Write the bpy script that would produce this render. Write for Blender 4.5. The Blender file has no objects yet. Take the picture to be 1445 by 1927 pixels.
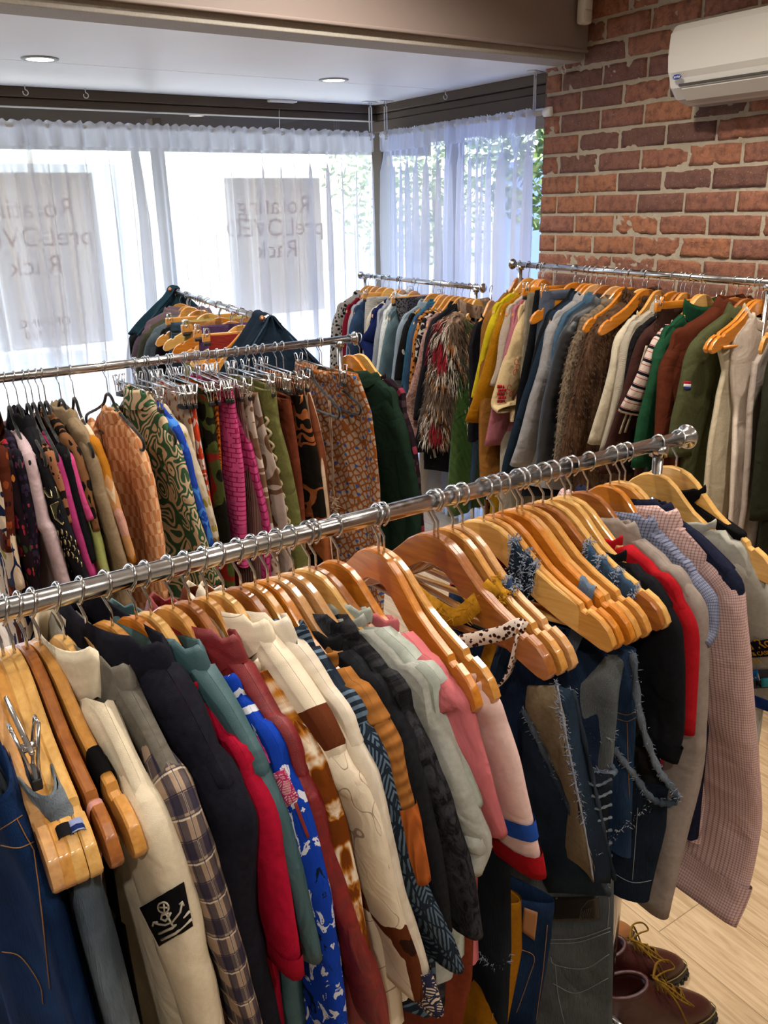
import bpy, bmesh, math, random
import numpy as np
from mathutils import Vector, Matrix, noise
S = bpy.context.scene; C = bpy.context.collection; D = bpy.data
random.seed(7); PI = math.pi

# ------------------------------------------------------------------ camera
CAMH = 1.82; FPX = 1573.0; CX, CY = 722.5, 963.5
def _basis():
    A = np.array([3250-CX, -(335-CY), -FPX]); B = np.array([-394-CX, -(413-CY), -FPX])
    A /= np.linalg.norm(A); B -= A*(A@B); B /= np.linalg.norm(B)
    return np.stack([A, B, np.cross(A, B)])
ROT = _basis()
cd = D.cameras.new('camera'); cam = D.objects.new('camera', cd); C.objects.link(cam)
cam.matrix_world = Matrix.Translation((0, 0, CAMH)) @ Matrix([list(map(float, r)) for r in ROT]).to_4x4()
cd.sensor_fit = 'VERTICAL'; cd.sensor_height = 36; cd.lens = FPX/1927*36; cd.clip_start = .02
S.camera = cam
def ray(x, y): return ROT @ np.array([x-CX, -(y-CY), -FPX])
def onplane(x, y, ax, v):
    d = ray(x, y); v2 = v-(CAMH if ax == 2 else 0); p = d*(v2/d[ax]); p[2] += CAMH; return p

# ------------------------------------------------------------------ world, sun, exposure
w = D.worlds.new('world'); S.world = w; w.use_nodes = True
nt = w.node_tree; nt.nodes.clear()
o_ = nt.nodes.new('ShaderNodeOutputWorld'); b_ = nt.nodes.new('ShaderNodeBackground')
sk = nt.nodes.new('ShaderNodeTexSky'); sk.sky_type = 'NISHITA'; sk.sun_disc = False
sk.sun_elevation = math.radians(48); sk.sun_rotation = math.radians(-20); sk.dust_density = 1.5
mx_ = nt.nodes.new('ShaderNodeMix'); mx_.data_type = 'RGBA'; mx_.blend_type = 'MULTIPLY'; mx_.inputs[0].default_value = 1; mx_.inputs[7].default_value = (.95, .99, 1.07, 1)
nt.links.new(sk.outputs[0], mx_.inputs[6]); nt.links.new(mx_.outputs[2], b_.inputs[0]); nt.links.new(b_.outputs[0], o_.inputs[0])
b_.inputs[1].default_value = .55
sl = D.lights.new('sun', 'SUN'); sl.energy = 5.5; sl.angle = math.radians(1.5); sl.color = (1, .96, .9)
so = D.objects.new('sun', sl); C.objects.link(so)
so.rotation_euler = Vector((.35, -.25, .95)).to_track_quat('Z', 'Y').to_euler()
S.view_settings.view_transform = 'Standard'; S.view_settings.look = 'None'
S.view_settings.exposure = 1.02; S.view_settings.gamma = 1
DOWN = 24.0          # watts of each ceiling downlight in the shop

# ------------------------------------------------------------------ mesh helpers
def link(name, me, mat=None, parent=None, smooth=True):
    if mat: me.materials.append(mat)
    if smooth: me.polygons.foreach_set('use_smooth', [True]*len(me.polygons))
    o = D.objects.new(name, me); C.objects.link(o)
    if parent: o.parent = parent
    return o
def mk(name, V, F, mat=None, parent=None, smooth=True):
    me = D.meshes.new(name); me.from_pydata([tuple(map(float, v)) for v in V], [], F); me.update()
    return link(name, me, mat, parent, smooth)
def tag(o, label=None, cat=None, group=None, kind=None):
    if label: o['label'] = label
    if cat: o['category'] = cat
    if group: o['group'] = group
    if kind: o['kind'] = kind
    return o
def empty(name, loc=(0, 0, 0), rz=0):
    o = D.objects.new(name, None); C.objects.link(o); o.location = loc; o.rotation_euler = (0, 0, rz)
    o.empty_display_size = .05; return o
class MB:
    def __init__(s): s.V = []; s.F = []
    def add(s, V, F):
        n = len(s.V); s.V += [tuple(map(float, v)) for v in V]; s.F += [tuple(i+n for i in f) for f in F]
    def box(s, a, b, bev=0):
        x0, y0, z0 = a; x1, y1, z1 = b
        if bev <= 0:
            s.add([(x0,y0,z0),(x1,y0,z0),(x1,y1,z0),(x0,y1,z0),(x0,y0,z1),(x1,y0,z1),(x1,y1,z1),(x0,y1,z1)],
                  [(3,2,1,0),(4,5,6,7),(0,1,5,4),(1,2,6,5),(2,3,7,6),(3,0,4,7)]); return
        bm = bmesh.new(); bmesh.ops.create_cube(bm, size=1)
        for v in bm.verts: v.co = ((x0+x1)/2+v.co.x*(x1-x0), (y0+y1)/2+v.co.y*(y1-y0), (z0+z1)/2+v.co.z*(z1-z0))
        bmesh.ops.bevel(bm, geom=bm.edges[:], offset=bev, segments=2, affect='EDGES', profile=.5)
        bm.verts.index_update(); s.add([v.co[:] for v in bm.verts], [tuple(v.index for v in f.verts) for f in bm.faces]); bm.free()
    def tube(s, P, r, n=8, cap=True):
        P = [Vector(p) for p in P]; m = len(P); R = r if hasattr(r, '__len__') else [r]*m
        V = []; F = []; t0 = (P[1]-P[0]).normalized()
        up = Vector((0, 0, 1)) if abs(t0.z) < .9 else Vector((1, 0, 0))
        nx = t0.cross(up).normalized()
        for i, p in enumerate(P):
            t = (P[min(i+1, m-1)]-P[max(i-1, 0)]).normalized()
            nx = (nx-t*nx.dot(t)).normalized(); ny = t.cross(nx)
            for k in range(n):
                a = 2*PI*k/n; V.append(p+(nx*math.cos(a)+ny*math.sin(a))*R[i])
        for i in range(m-1):
            for k in range(n): F.append((i*n+k, i*n+(k+1) % n, (i+1)*n+(k+1) % n, (i+1)*n+k))
        if cap: F.append(tuple(range(n-1, -1, -1))); F.append(tuple((m-1)*n+k for k in range(n)))
        s.add(V, F)
    def lathe(s, prof, c=(0, 0, 0), ax='z', n=24):
        V = []; F = []
        for r, h in prof:
            for k in range(n):
                a = 2*PI*k/n; x, y = r*math.cos(a), r*math.sin(a)
                v = (x, y, h) if ax == 'z' else ((h, x, y) if ax == 'x' else (y, h, x))
                V.append((v[0]+c[0], v[1]+c[1], v[2]+c[2]))
        for i in range(len(prof)-1):
            for k in range(n): F.append((i*n+k, i*n+(k+1) % n, (i+1)*n+(k+1) % n, (i+1)*n+k))
        F.append(tuple(range(n-1, -1, -1))); F.append(tuple((len(prof)-1)*n+k for k in range(n)))
        s.add(V, F)
    def ribbon(s, P, side, w, t=.001):      # flat strap along P; side = width directions
        V = []; F = []; m = len(P)
        for i, p in enumerate(P):
            p = Vector(p); d = (Vector(P[min(i+1, m-1)])-Vector(P[max(i-1, 0)])).normalized()
            sd = Vector(side); sd = (sd-d*sd.dot(d)).normalized()*w/2; nn = d.cross(sd).normalized()*t/2
            V += [p-sd-nn, p+sd-nn, p+sd+nn, p-sd+nn]
        for i in range(m-1):
            for k in range(4): F.append((i*4+k, i*4+(k+1) % 4, (i+1)*4+(k+1) % 4, (i+1)*4+k))
        F += [(3, 2, 1, 0), tuple((m-1)*4+k for k in range(4))]
        s.add(V, F)
    def build(s, name, mat=None, parent=None, smooth=True): return mk(name, s.V, s.F, mat, parent, smooth)
def crom(P, n):                             # Catmull-Rom through P, n samples per span
    P = [np.array(p, float) for p in P]; P = [2*P[0]-P[1]]+P+[2*P[-1]-P[-2]]; out = []
    for i in range(1, len(P)-2):
        a, b, c, d = P[i-1:i+3]
        for k in range(n):
            t = k/n; out.append(.5*((2*b)+(c-a)*t+(2*a-5*b+4*c-d)*t*t+(3*b-a-3*c+d)*t**3))
    out.append(P[-2]); return out
def cloth(o, A):
    a = o.data.attributes.new('cloth', 'FLOAT_VECTOR', 'POINT'); a.data.foreach_set('vector', [float(c) for v in A for c in v]); return o
def copy_tree(o, parent=None):
    c = o.copy(); C.objects.link(c); c.parent = parent
    for ch in [x for x in D.objects if x.parent == o]: copy_tree(ch, c)
    return c
def text_mesh(name, body, size, mat, parent, M, ext=.0004):
    cu = D.curves.new(name+'_font', 'FONT'); cu.body = body; cu.size = size; cu.extrude = ext
    cu.align_x = 'CENTER'; cu.align_y = 'CENTER'
    t = D.objects.new(name+'_font', cu); C.objects.link(t); bpy.context.view_layer.update()
    me = D.meshes.new_from_object(t.evaluated_get(bpy.context.evaluated_depsgraph_get()))
    D.objects.remove(t); me.transform(M); me.materials.clear()
    return link(name, me, mat, parent, False)

# ------------------------------------------------------------------ materials
def lin(h):
    h = h.lstrip('#'); c = [int(h[i:i+2], 16)/255 for i in (0, 2, 4)]
    return tuple((x/12.92 if x <= .04045 else ((x+.055)/1.055)**2.4) for x in c)+(1,)
class NT:
    def __init__(s, name):
        s.m = D.materials.new(name); s.m.use_nodes = True; s.t = s.m.node_tree; s.t.nodes.clear()
        s.out = s.t.nodes.new('ShaderNodeOutputMaterial'); s.b = s.t.nodes.new('ShaderNodeBsdfPrincipled')
        s.t.links.new(s.b.outputs[0], s.out.inputs[0])
        s.co = s.t.nodes.new('ShaderNodeTexCoord').outputs['Object']
    def N(s, ty, props=None, **inp):
        n = s.t.nodes.new('ShaderNode'+ty)
        for k, v in (props or {}).items(): setattr(n, k, v)
        for k, v in inp.items():
            i = n.inputs[int(k[1:])] if k[0] == 'i' and k[1:].isdigit() else n.inputs[k.replace('_', ' ')]
            s.put(i, v)
        return n
    def put(s, i, v):
        if isinstance(v, bpy.types.NodeSocket): s.t.links.new(v, i)
        else: i.default_value = v
    def mapv(s, sc=(1, 1, 1), rot=(0, 0, 0), loc=(0, 0, 0), co=None):
        return s.N('Mapping', None, Vector=co or s.co, Scale=sc, Rotation=rot, Location=loc).outputs[0]
    def noise(s, scale, detail=3, co=None, rough=.5, dist=0):
        return s.N('TexNoise', None, Vector=co or s.co, Scale=scale, Detail=detail, Roughness=rough, Distortion=dist).outputs[0]
    def ramp(s, f, stops, mode='LINEAR'):
        n = s.t.nodes.new('ShaderNodeValToRGB'); n.color_ramp.interpolation = mode; s.put(n.inputs[0], f)
        e = n.color_ramp.elements
        while len(e) < len(stops): e.new(.5)
        for k, (p, c) in enumerate(stops):
            e[k].position = p; e[k].color = c if len(c) == 4 else tuple(c)+(1,)
        return n.outputs[0]
    def mix(s, f, a, b, mode='MIX'):
        n = s.t.nodes.new('ShaderNodeMix'); n.data_type = 'RGBA'; n.blend_type = mode
        s.put(n.inputs[0], f); s.put(n.inputs[6], a); s.put(n.inputs[7], b); return n.outputs[2]
    def math(s, op, a, b=0., c=0.):
        return s.N('Math', {'operation': op}, i0=a, i1=b, i2=c).outputs[0]
    def bump(s, h, st, dist=.002, nrm=None):
        n = s.N('Bump', None, Height=h, Strength=st, Distance=dist)
        if nrm: s.put(n.inputs['Normal'], nrm)
        return n.outputs[0]
    def fin(s, col, rough=.8, **kw):
        s.put(s.b.inputs['Base Color'], col); s.put(s.b.inputs['Roughness'], rough)
        for k, v in kw.items(): s.put(s.b.inputs[k.replace('_', ' ')], v)
        return s.m
BLK, WHT = (0, 0, 0, 1), (1, 1, 1, 1)
_mc = {}
def plain(name, hexc, rough=.6, metal=0., **kw):
    if name in _mc: return _mc[name]
    n = NT(name); m = n.fin(lin(hexc), rough, Metallic=metal, **kw); _mc[name] = m; return m
def chrome():
    if 'chrome' in _mc: return _mc['chrome']
    n = NT('polished chrome'); r = n.ramp(n.noise(60), [(.35, (.12,)*3), (.7, (.24,)*3)])
    m = n.fin(lin('#cfd0d2'), r, Metallic=1.); _mc['chrome'] = m; return m
def sep(n, co=None):
    x = n.N('SeparateXYZ', None, Vector=co or n.co); return x.outputs[0], x.outputs[1], x.outputs[2]
def lines(n, v, period, width, ph=0.):       # 1 inside a line of the given width
    return n.math('LESS_THAN', n.math('FRACT', n.math('MULTIPLY_ADD', v, 1/period, ph)), width/period)
def fabric(kind, cols, sc=1., rough=.85, key=None, sheen=.0, wr=.5, gloss=None):
    key = key or kind+'|'+'|'.join(cols)+'|%g|%g' % (sc, rough)
    if key in _mc: return _mc[key]
    n = NT('fabric '+kind+' '+cols[0].lstrip('#')); c = [lin(x) for x in cols]; r = random.random()*9
    if kind in ('denim', 'fur', 'plain'): co = n.mapv(loc=(r, r*2, r))
    else:
        at_ = n.N('Attribute', {'attribute_name': 'cloth'}).outputs['Vector']; fl_ = n.math('GREATER_THAN', sep(n, at_)[0], .5)
        co = n.mapv(loc=(r, r*2, r), co=n.mix(fl_, n.co, at_))
    x, y, z = sep(n, co); weave = n.noise(900, 2)
    wrb = n.noise(13, 2.5, co, .45, .9); hgt = None
    if kind == 'plain': col = n.mix(n.ramp(n.noise(140, 5, co), [(.3, BLK), (.75, WHT)]), c[0], c[-1] if len(c) > 1 else tuple(k*.86 for k in c[0][:3])+(1,))
    elif kind == 'denim':
        st = n.noise(1, 4, n.mapv((900, 900, 40), co=co)); fade = n.noise(7, 3, co)
        col = n.mix(n.ramp(fade, [(.35, BLK), (.68, WHT)]), n.mix(st, tuple(k*.6 for k in c[0][:3])+(1,), c[0]), n.mix(st, c[0], c[1]))
        hgt = st
    elif kind == 'acid': col = n.mix(n.ramp(n.noise(16*sc, 8, co, .7, 1.2), [(.42, BLK), (.62, WHT)]), c[0], c[1])
    elif kind == 'tiedye': col = n.ramp(n.noise(6*sc, 4, co, .5, 1), [(.0, c[0]), (.66, c[0]), (.72, c[1]), (1, c[1])])
    elif kind == 'plaid':
        col = c[0]
        for v, per, wd, cc, f in ((y, .075, .03, c[1], .75), (z, .085, .034, c[1], .75), (y, .075, .004, c[2], .9), (z, .085, .005, c[2], .9), (y, .0375, .0025, c[1], .8), (z, .0425, .0025, c[1], .8)):
            col = n.mix(n.math('MULTIPLY', lines(n, v, per*sc, wd*sc, r+wd*30), f), col, cc)
    elif kind == 'check':
        g = n.math('ADD', lines(n, y, .0042*sc, .0013*sc), lines(n, z, .0042*sc, .0013*sc)); col = n.mix(n.math('MULTIPLY', g, .55), c[0], c[1])
    elif kind == 'stripe':                    # white ground, black + red horizontal stripes
        col = n.mix(lines(n, z, .042*sc, .009*sc, r), c[0], c[1]); col = n.mix(lines(n, z, .021*sc, .0022*sc, r+.45), col, c[2] if len(c) > 2 else c[1])
    elif kind == 'vstripe': col = n.mix(lines(n, y, .022*sc, .005*sc), c[0], c[1])
    elif kind == 'floral':
        v = n.N('TexVoronoi', None, Vector=n.N('Vector'+'Math', {'operation': 'ADD'}, i0=co, i1=n.N('TexNoise', None, Vector=co, Scale=30/sc, Detail=3.).outputs[1]).outputs[0] if False else co, Scale=34/sc)
        k = len(c)-1; st = [(i/k, c[i+1]) for i in range(k)]
        wob = n.math('ADD', v.outputs['Distance'], n.math('MULTIPLY', n.noise(60/sc, 3, co), .35))
        col = n.mix(n.math('LESS_THAN', wob, .56), c[0], n.ramp(n.N('SeparateXYZ', None, Vector=v.outputs['Color']).outputs[0], st, 'CONSTANT'))
    elif kind == 'patch':
        v = n.N('TexVoronoi', None, Vector=co, Scale=14/sc); k = len(c)
        col = n.ramp(n.N('SeparateXYZ', None, Vector=v.outputs['Color']).outputs[0], [(i/k, c[i]) for i in range(k)], 'CONSTANT')
    elif kind == 'leopard':
        v = n.N('TexVoronoi', None, Vector=co, Scale=38/sc).outputs['Distance']; d = n.math('ADD', v, n.math('MULTIPLY', n.noise(70/sc, 3, co), .5))
        col = n.ramp(d, [(0, c[2] if len(c) > 2 else c[1]), (.46, c[1]), (.66, c[0])], 'CONSTANT')
    elif kind == 'giraffe':
        d = n.noise(30/sc, 3, co, .5, .5); col = n.ramp(d, [(.0, c[0]), (.47, c[0]), (.52, c[1]), (.6, c[2]), (1, c[2])])
    elif kind == 'blobs':
        d = n.noise(11/sc, 1.5, co, .4, .8); k = len(c)
        col = n.ramp(d, [(0, c[0])]+[(.5+.1*i, c[i+1]) for i in range(k-1)], 'CONSTANT')
    elif kind == 'cow':
        d = n.noise(8/sc, 2, co, .4, .6); col = n.ramp(d, [(0, c[0]), (.54, c[1]), (.68, c[2])], 'CONSTANT')
        ln_ = n.math('LESS_THAN', n.math('ABSOLUTE', n.math('SUBTRACT', n.noise(6, 2, co), .5)), .002); col = n.mix(n.math('MULTIPLY', ln_, .6), col, c[1])
    elif kind == 'palm':
        d = n.noise(16/sc, 4, co, .55, 1.6); col = n.ramp(d, [(0, c[2]), (.34, c[0]), (.57, c[1]), (.66, c[0])], 'CONSTANT')
    elif kind == 'leafy':
        d = n.math('FRACT', n.math('MULTIPLY', n.noise(17/sc, 0, co, .3, .5), 6.))
        col = n.mix(n.math('GREATER_THAN', d, .5), c[0], c[1])
    elif kind == 'tapa':
        wv = n.N('TexWave', {'wave_type': 'BANDS', 'bands_direction': 'DIAGONAL'}, Vector=co, Scale=60/sc, Distortion=2., Detail=0.).outputs[1]
        wv2 = n.N('TexWave', {'wave_type': 'RINGS', 'rings_direction': 'X'}, Vector=n.mapv((1, 1, 1), (.9, 0, 0), co=co), Scale=34/sc, Distortion=3.).outputs[1]
        v = n.N('TexVoronoi', None, Vector=co, Scale=24/sc); sel = n.math('GREATER_THAN', n.N('SeparateXYZ', None, Vector=v.outputs['Color']).outputs[0], .5)
        vd = n.N('TexVoronoi', {'feature': 'DISTANCE_TO_EDGE'}, Vector=co, Scale=24/sc).outputs['Distance']
        f = n.math('GREATER_THAN', n.mix(sel, wv, wv2), .5); f = n.math('MULTIPLY', f, n.math('GREATER_THAN', vd, .06)); col = n.mix(f, c[0], c[1])
    elif kind == 'checker':
        ck = n.N('TexChecker', None, Vector=n.mapv((1, 38/sc, 20/sc), co=n.mapv(rot=(.18, 0, 0), co=co)), Scale=1., Color1=c[0], Color2=c[1]).outputs[0]; col = ck
    elif kind == 'greek':
        bt = n.N('TexBrick', {'offset': .5}, Vector=n.mapv((1, 1, 1), (0, PI/2, PI/2), co=co), Scale=20/sc, Mortar_Size=.035, Color1=c[0], Color2=c[0], Mortar=c[1], Brick_Width=.6, Row_Height=.3).outputs[0]
        col = n.mix(n.math('GREATER_THAN', n.noise(20, 1, co), .38), c[0], bt)
    elif kind == 'geo':
        mpc = n.mapv((1, 1, .75), (.5, 0, 0), co=co)
        ve = n.N('TexVoronoi', {'feature': 'DISTANCE_TO_EDGE'}, Vector=mpc, Scale=48/sc, Randomness=.6).outputs['Distance']
        vv = n.N('TexVoronoi', None, Vector=co, Scale=24/sc, Randomness=.3).outputs['Distance']
        col = n.mix(n.math('LESS_THAN', vv, .17), n.mix(n.math('LESS_THAN', ve, .14), c[0], c[1]), c[2])
    elif kind == 'fur':
        f1 = n.noise(1, 3, n.mapv((26/sc, 26/sc, 9/sc), co=co), .5, .4); k = len(c)
        col = n.ramp(f1, [(.3+.42*i/(k-1), c[i]) for i in range(k)]); hgt = n.noise(1, 4, n.mapv((500, 500, 60), co=co))
    elif kind == 'knit':
        wv = n.N('TexWave', {'bands_direction': 'Z'}, Vector=co, Scale=60/sc, Distortion=1.).outputs[1]
        col = n.mix(wv, tuple(k*.75 for k in c[0][:3])+(1,), c[0]); hgt = wv
    elif kind == 'rib':
        wv = n.N('TexWave', {'bands_direction': 'Y'}, Vector=co, Scale=70/sc, Distortion=.4).outputs[1]
        col = n.mix(wv, tuple(k*.7 for k in c[0][:3])+(1,), c[0]); hgt = wv
    elif kind == 'curly':
        hgt = n.N('TexVoronoi', {'feature': 'SMOOTH_F1'}, Vector=co, Scale=90/sc).outputs['Distance']; col = n.ramp(hgt, [(.1, c[0]), (.7, c[1])])
    elif kind == 'shine': col = n.ramp(n.noise(30, 3, co, .5, 1), [(.4, c[0]), (.7, c[1])])
    nb = n.bump(wrb, min(1., wr*1.1), .018); nb = n.bump(weave if hgt is None else hgt, .35 if hgt is None else .7, .0012 if hgt is None else .003, nb)
    n.put(n.b.inputs['Normal'], nb)
    m = n.fin(col, rough, Sheen_Weight=sheen); m.node_tree.nodes  # keep
    n.b.inputs['Specular IOR Level'].default_value = .06 if rough > .6 else .5
    _mc[key] = m; return m
def wood(key, c0, c1):
    k = 'wood'+key
    if k in _mc: return _mc[k]
    n = NT('varnished wood '+key)
    rnd = n.N('ObjectInfo').outputs['Random']
    co = n.N('VectorMath', {'operation': 'ADD'}, i0=n.co, i1=n.N('CombineXYZ', None, X=n.math('MULTIPLY', rnd, 3.), Y=n.math('MULTIPLY', rnd, 7.)).outputs[0]).outputs[0]
    g = n.noise(1, 5, n.mapv((120, 14, 140), co=co), .6, .3)
    big = n.noise(14, 2, co)
    col = n.mix(n.ramp(g, [(.3, BLK), (.7, WHT)]), lin(c0), lin(c1)); col = n.mix(n.math('MULTIPLY', big, .35), col, lin(c0))
    n.put(n.b.inputs['Normal'], n.bump(n.noise(70, 2, co), .12, .002))
    m = n.fin(col, .32, Coat_Weight=.7, Coat_Roughness=.12); _mc[k] = m; return m
WOODS = dict(light=wood('light', '#c4924a', '#e0b46c'), honey=wood('honey', '#b27832', '#d69c4e'), orange=wood('orange', '#ac6212', '#cf8628'),
             brown=wood('brown', '#84491c', '#aa692c'), pale=wood('pale', '#b5824f', '#d4a66e'))
CH = chrome(); BLACKV = fabric('plain', ['#0b0b0c', '#151516'], key='black velvet', sheen=.4)
DARKP = plain('dark plastic', '#17181a', .5); WPL = plain('white plastic', '#dcdad4', .35)

# ------------------------------------------------------------------ room shell
def struct(o): o['kind'] = 'structure'; return o
XB, YEND = 3.0, 3.13
n = NT('light oak laminate planks'); P0 = n.N('TexCoord').outputs['Object']
xs, ys, zs = sep(n, P0); PW = .19
row = n.math('FLOOR', n.math('DIVIDE', xs, PW)); rnd = n.math('FRACT', n.math('MULTIPLY', n.math('SINE', n.math('MULTIPLY', row, 12.9898)), 43758.5))
yy = n.math('ADD', ys, n.math('MULTIPLY', rnd, 1.2)); brd = n.math('FLOOR', n.math('DIVIDE', yy, 1.25))
seed = n.math('ADD', n.math('MULTIPLY', row, 3.7), n.math('MULTIPLY', brd, 9.1))
vc = n.N('CombineXYZ', None, X=n.math('MULTIPLY', xs, 9.), Y=n.math('MULTIPLY', ys, .9), Z=seed).outputs[0]
g = n.ramp(n.noise(1, 5, n.N('CombineXYZ', None, X=n.math('MULTIPLY', xs, 55.), Y=n.math('MULTIPLY', ys, 3.2), Z=seed).outputs[0], .6, 1.2), [(.4, BLK), (.62, WHT)])
g2 = n.noise(14, 5, n.N('CombineXYZ', None, X=n.math('MULTIPLY', xs, 12.), Y=n.math('MULTIPLY', ys, .6), Z=seed).outputs[0])
col = n.mix(n.math('MULTIPLY', g, .8), lin('#c6ae8b'), lin('#93754f')); col = n.mix(n.math('MULTIPLY', g2, .5), col, lin('#cdb391'))
tint = n.math('FRACT', n.math('MULTIPLY', n.math('SINE', seed), 91.7)); col = n.mix(n.math('MULTIPLY', tint, .3), col, lin('#a88a66'))
seam = lines(n, xs, PW, .0022); seam2 = n.math('LESS_THAN', n.math('FRACT', n.math('DIVIDE', yy, 1.25)), .002)
col = n.mix(n.math('MULTIPLY', n.math('MAXIMUM', seam, seam2), .7), col, lin('#5f4a33'))
FLOORM = n.fin(col, .42)
m = MB(); m.box((-4.6, -3.2, -.1), (XB+.5, 4.8, 0)); struct(m.build('floor', FLOORM, smooth=False))

PAINT = fabric('plain', ['#b9b4ab', '#b4afa6'], key='wall paint', wr=.05, sheen=0)
n = NT('white ceiling board'); WCEIL = n.fin(n.mix(n.noise(3, 3), lin('#e6e8e8'), lin('#dcdede')), .45)
n = NT('taupe beam paint'); TAUPE = n.fin(n.mix(n.noise(2, 3), lin('#8d7f79'), lin('#94867f')), .5)
n = NT('bronze aluminium frame'); BRONZE = n.fin(lin('#4f4030'), .6, Metallic=.0)
YG = 4.70; XG = 3.12; ZC = 2.395; YBM = 2.88; ZT = 3.05
# ceiling of the window bay, boards with a fine shadow gap, and the main ceiling
m = MB()
m.box((-4.6, 3.903, ZC), (XG+.06, YG+.06, ZC+.05)); m.box((-4.6, 3.02, ZC), (.347, 3.895, ZC+.05))
m.box((.354, 3.02, ZC), (XG+.06, 3.897, ZC+.05)); m.box((-4.6, 3.0, ZC+.01), (XG+.06, YG, ZC+.06))
struct(m.build('ceiling', WCEIL, smooth=False))
m = MB(); m.box((-4.6, -3.2, ZT), (XB+.5, YBM+.2, ZT+.1)); struct(m.build('ceiling_main', WCEIL, smooth=False))
m = MB(); m.box((-4.6, YBM, ZC+.028), (XB-.004, YBM+.2, ZT)); m.box((-4.6, YBM-.012, ZC+.028), (XB-.004, YBM+.01, ZC+.040), .004)
struct(m.build('trim_1', TAUPE, smooth=False))
m = MB(); m.box((-4.6, YBM+.015, ZC-.004), (XB-.02, YBM+.16, ZC+.03), .003)
struct(m.build('trim_2', fabric('plain', ['#a9a49c', '#9d9890'], key='lip paint', wr=.05, sheen=0), smooth=False))
m = MB(); m.box((-4.7, -3.3, 0), (-4.6, YG+.06, ZT)); struct(m.build('wall_left', PAINT, smooth=False))
m = MB(); m.box((-4.7, -3.4, 0), (XB+.5, -3.2, ZT)); struct(m.build('wall_back', PAINT, smooth=False))
# brick wall: every brick modelled in one mesh over recessed mortar
n = NT('rough red brick'); at = n.N('Attribute', {'attribute_name': 'tone'}).outputs[0]
base = n.ramp(at, [(0, lin('#5f4036')), (.3, lin('#7d5344')), (.6, lin('#935e47')), (.85, lin('#a56b49')), (1, lin('#87564a'))])
sp = n.noise(30, 6, None, .65); base = n.mix(n.ramp(sp, [(.45, BLK), (.75, WHT)]), base, lin('#52302a'))
base = n.mix(n.ramp(n.noise(180, 2), [(.68, BLK), (.72, WHT)]), base, lin('#b09078'))
nb = n.bump(n.noise(28, 8, None, .65, .7), .9, .012); nb = n.bump(n.noise(300, 2), .4, .002, nb); n.put(n.b.inputs['Normal'], nb)
BRICK = n.fin(base, .72)
n = NT('sandy mortar'); n.put(n.b.inputs['Normal'], n.bump(n.noise(120, 5), .8, .006)); MORTAR = n.fin(n.mix(n.noise(25, 4), lin('#9a8e7c'), lin('#b5a893')), .9)
V = []; F = []; T = []
PB, HC = .238, .086
for ci in range(0, 36):
    z0 = 1.769-.086*21+ci*HC+.005+.032; z0 = (1.769 % HC)+ci*HC+.005-HC
    z1 = z0+HC-.010
    if z1 > ZT: break
    par = int(round((z0-.005-1.769)/HC)) % 2
    yj = 2.548 + (0 if par == 0 else PB/2)
    js = [yj+PB*k for k in range(-26, 5)]; js = [j for j in js if -3.2 < j < YEND-.06]+[YEND+.005]
    for k in range(len(js)-1):
        y0, y1 = js[k]+.0065, js[k+1]-.0065
        if y1-y0 < .03: continue
        nx_ = max(2, int((y1-y0)/.018)) if y1 > .2 else 2; nz_ = 5 if y1 > .2 else 2
        off = random.uniform(-.003, .003); tone = random.choice([random.uniform(.25, .6), random.uniform(.5, .9), random.uniform(.05, .3), random.uniform(.55, 1)])
        sd = random.random()*100; rough_ = random.choice([.3, .3, 1, 1.6]); z0_, z1_ = z0+.002, z1-.002; b0 = len(V); tl = random.uniform(-.0015, .0015)
        for i in range(nx_+3):
            for j in range(nz_+3):
                u = min(max((i-1)/nx_, 0), 1); v = min(max((j-1)/nz_, 0), 1)
                edge = i in (0, nx_+2) or j in (0, nz_+2)
                y = y0+(y1-y0)*u; z = z0_+(z1_-z0_)*v+tl*(u-.5)*2
                nn_ = noise.noise((y*22+sd, z*22, sd)); n2 = noise.noise((y*60+sd, z*60, 3))
                rim = min(min(u, 1-u)*(y1-y0), min(v, 1-v)*(z1-z0))
                x = XB-.001+off-(nn_*.006+n2*.004)*rough_+(.003 if rim < .002 else 0)
                if edge: x = XB+.03
                y += n2*.002; z += nn_*.002
                V.append((x, y, z)); T.append(tone)
        R_ = nz_+3
        for i in range(nx_+2):
            for j in range(nz_+2): F.append((b0+i*R_+j, b0+i*R_+j+1, b0+(i+1)*R_+j+1, b0+(i+1)*R_+j))
m = MB(); m.box((XB+.004, -3.2, 0), (XG+.12, YEND-.008, ZT))
wr_ = m.build('wall_right', MORTAR, smooth=False); struct(wr_)
bo = mk('brick_face', V, F, BRICK, wr_, True); a_ = bo.data.attributes.new('tone', 'FLOAT', 'POINT'); a_.data.foreach_set('value', T)
# end face bricks of the pier (the reveal beside the window)
m = MB()
for ci in range(36):
    z0 = (1.769 % HC)+ci*HC+.005-HC
    if z0+HC > ZT: break
    m.box((XB+.004, YEND-.02, max(z0, .0)), (XG+.11, YEND+.004, z0+HC-.01), .004)
rv = m.build('brick_reveal', BRICK, wr_); a_ = rv.data.attributes.new('tone', 'FLOAT', 'POINT'); a_.data.foreach_set('value', [.45+.3*math.sin(i//24*2.1) for i in range(len(rv.data.vertices))])
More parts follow.
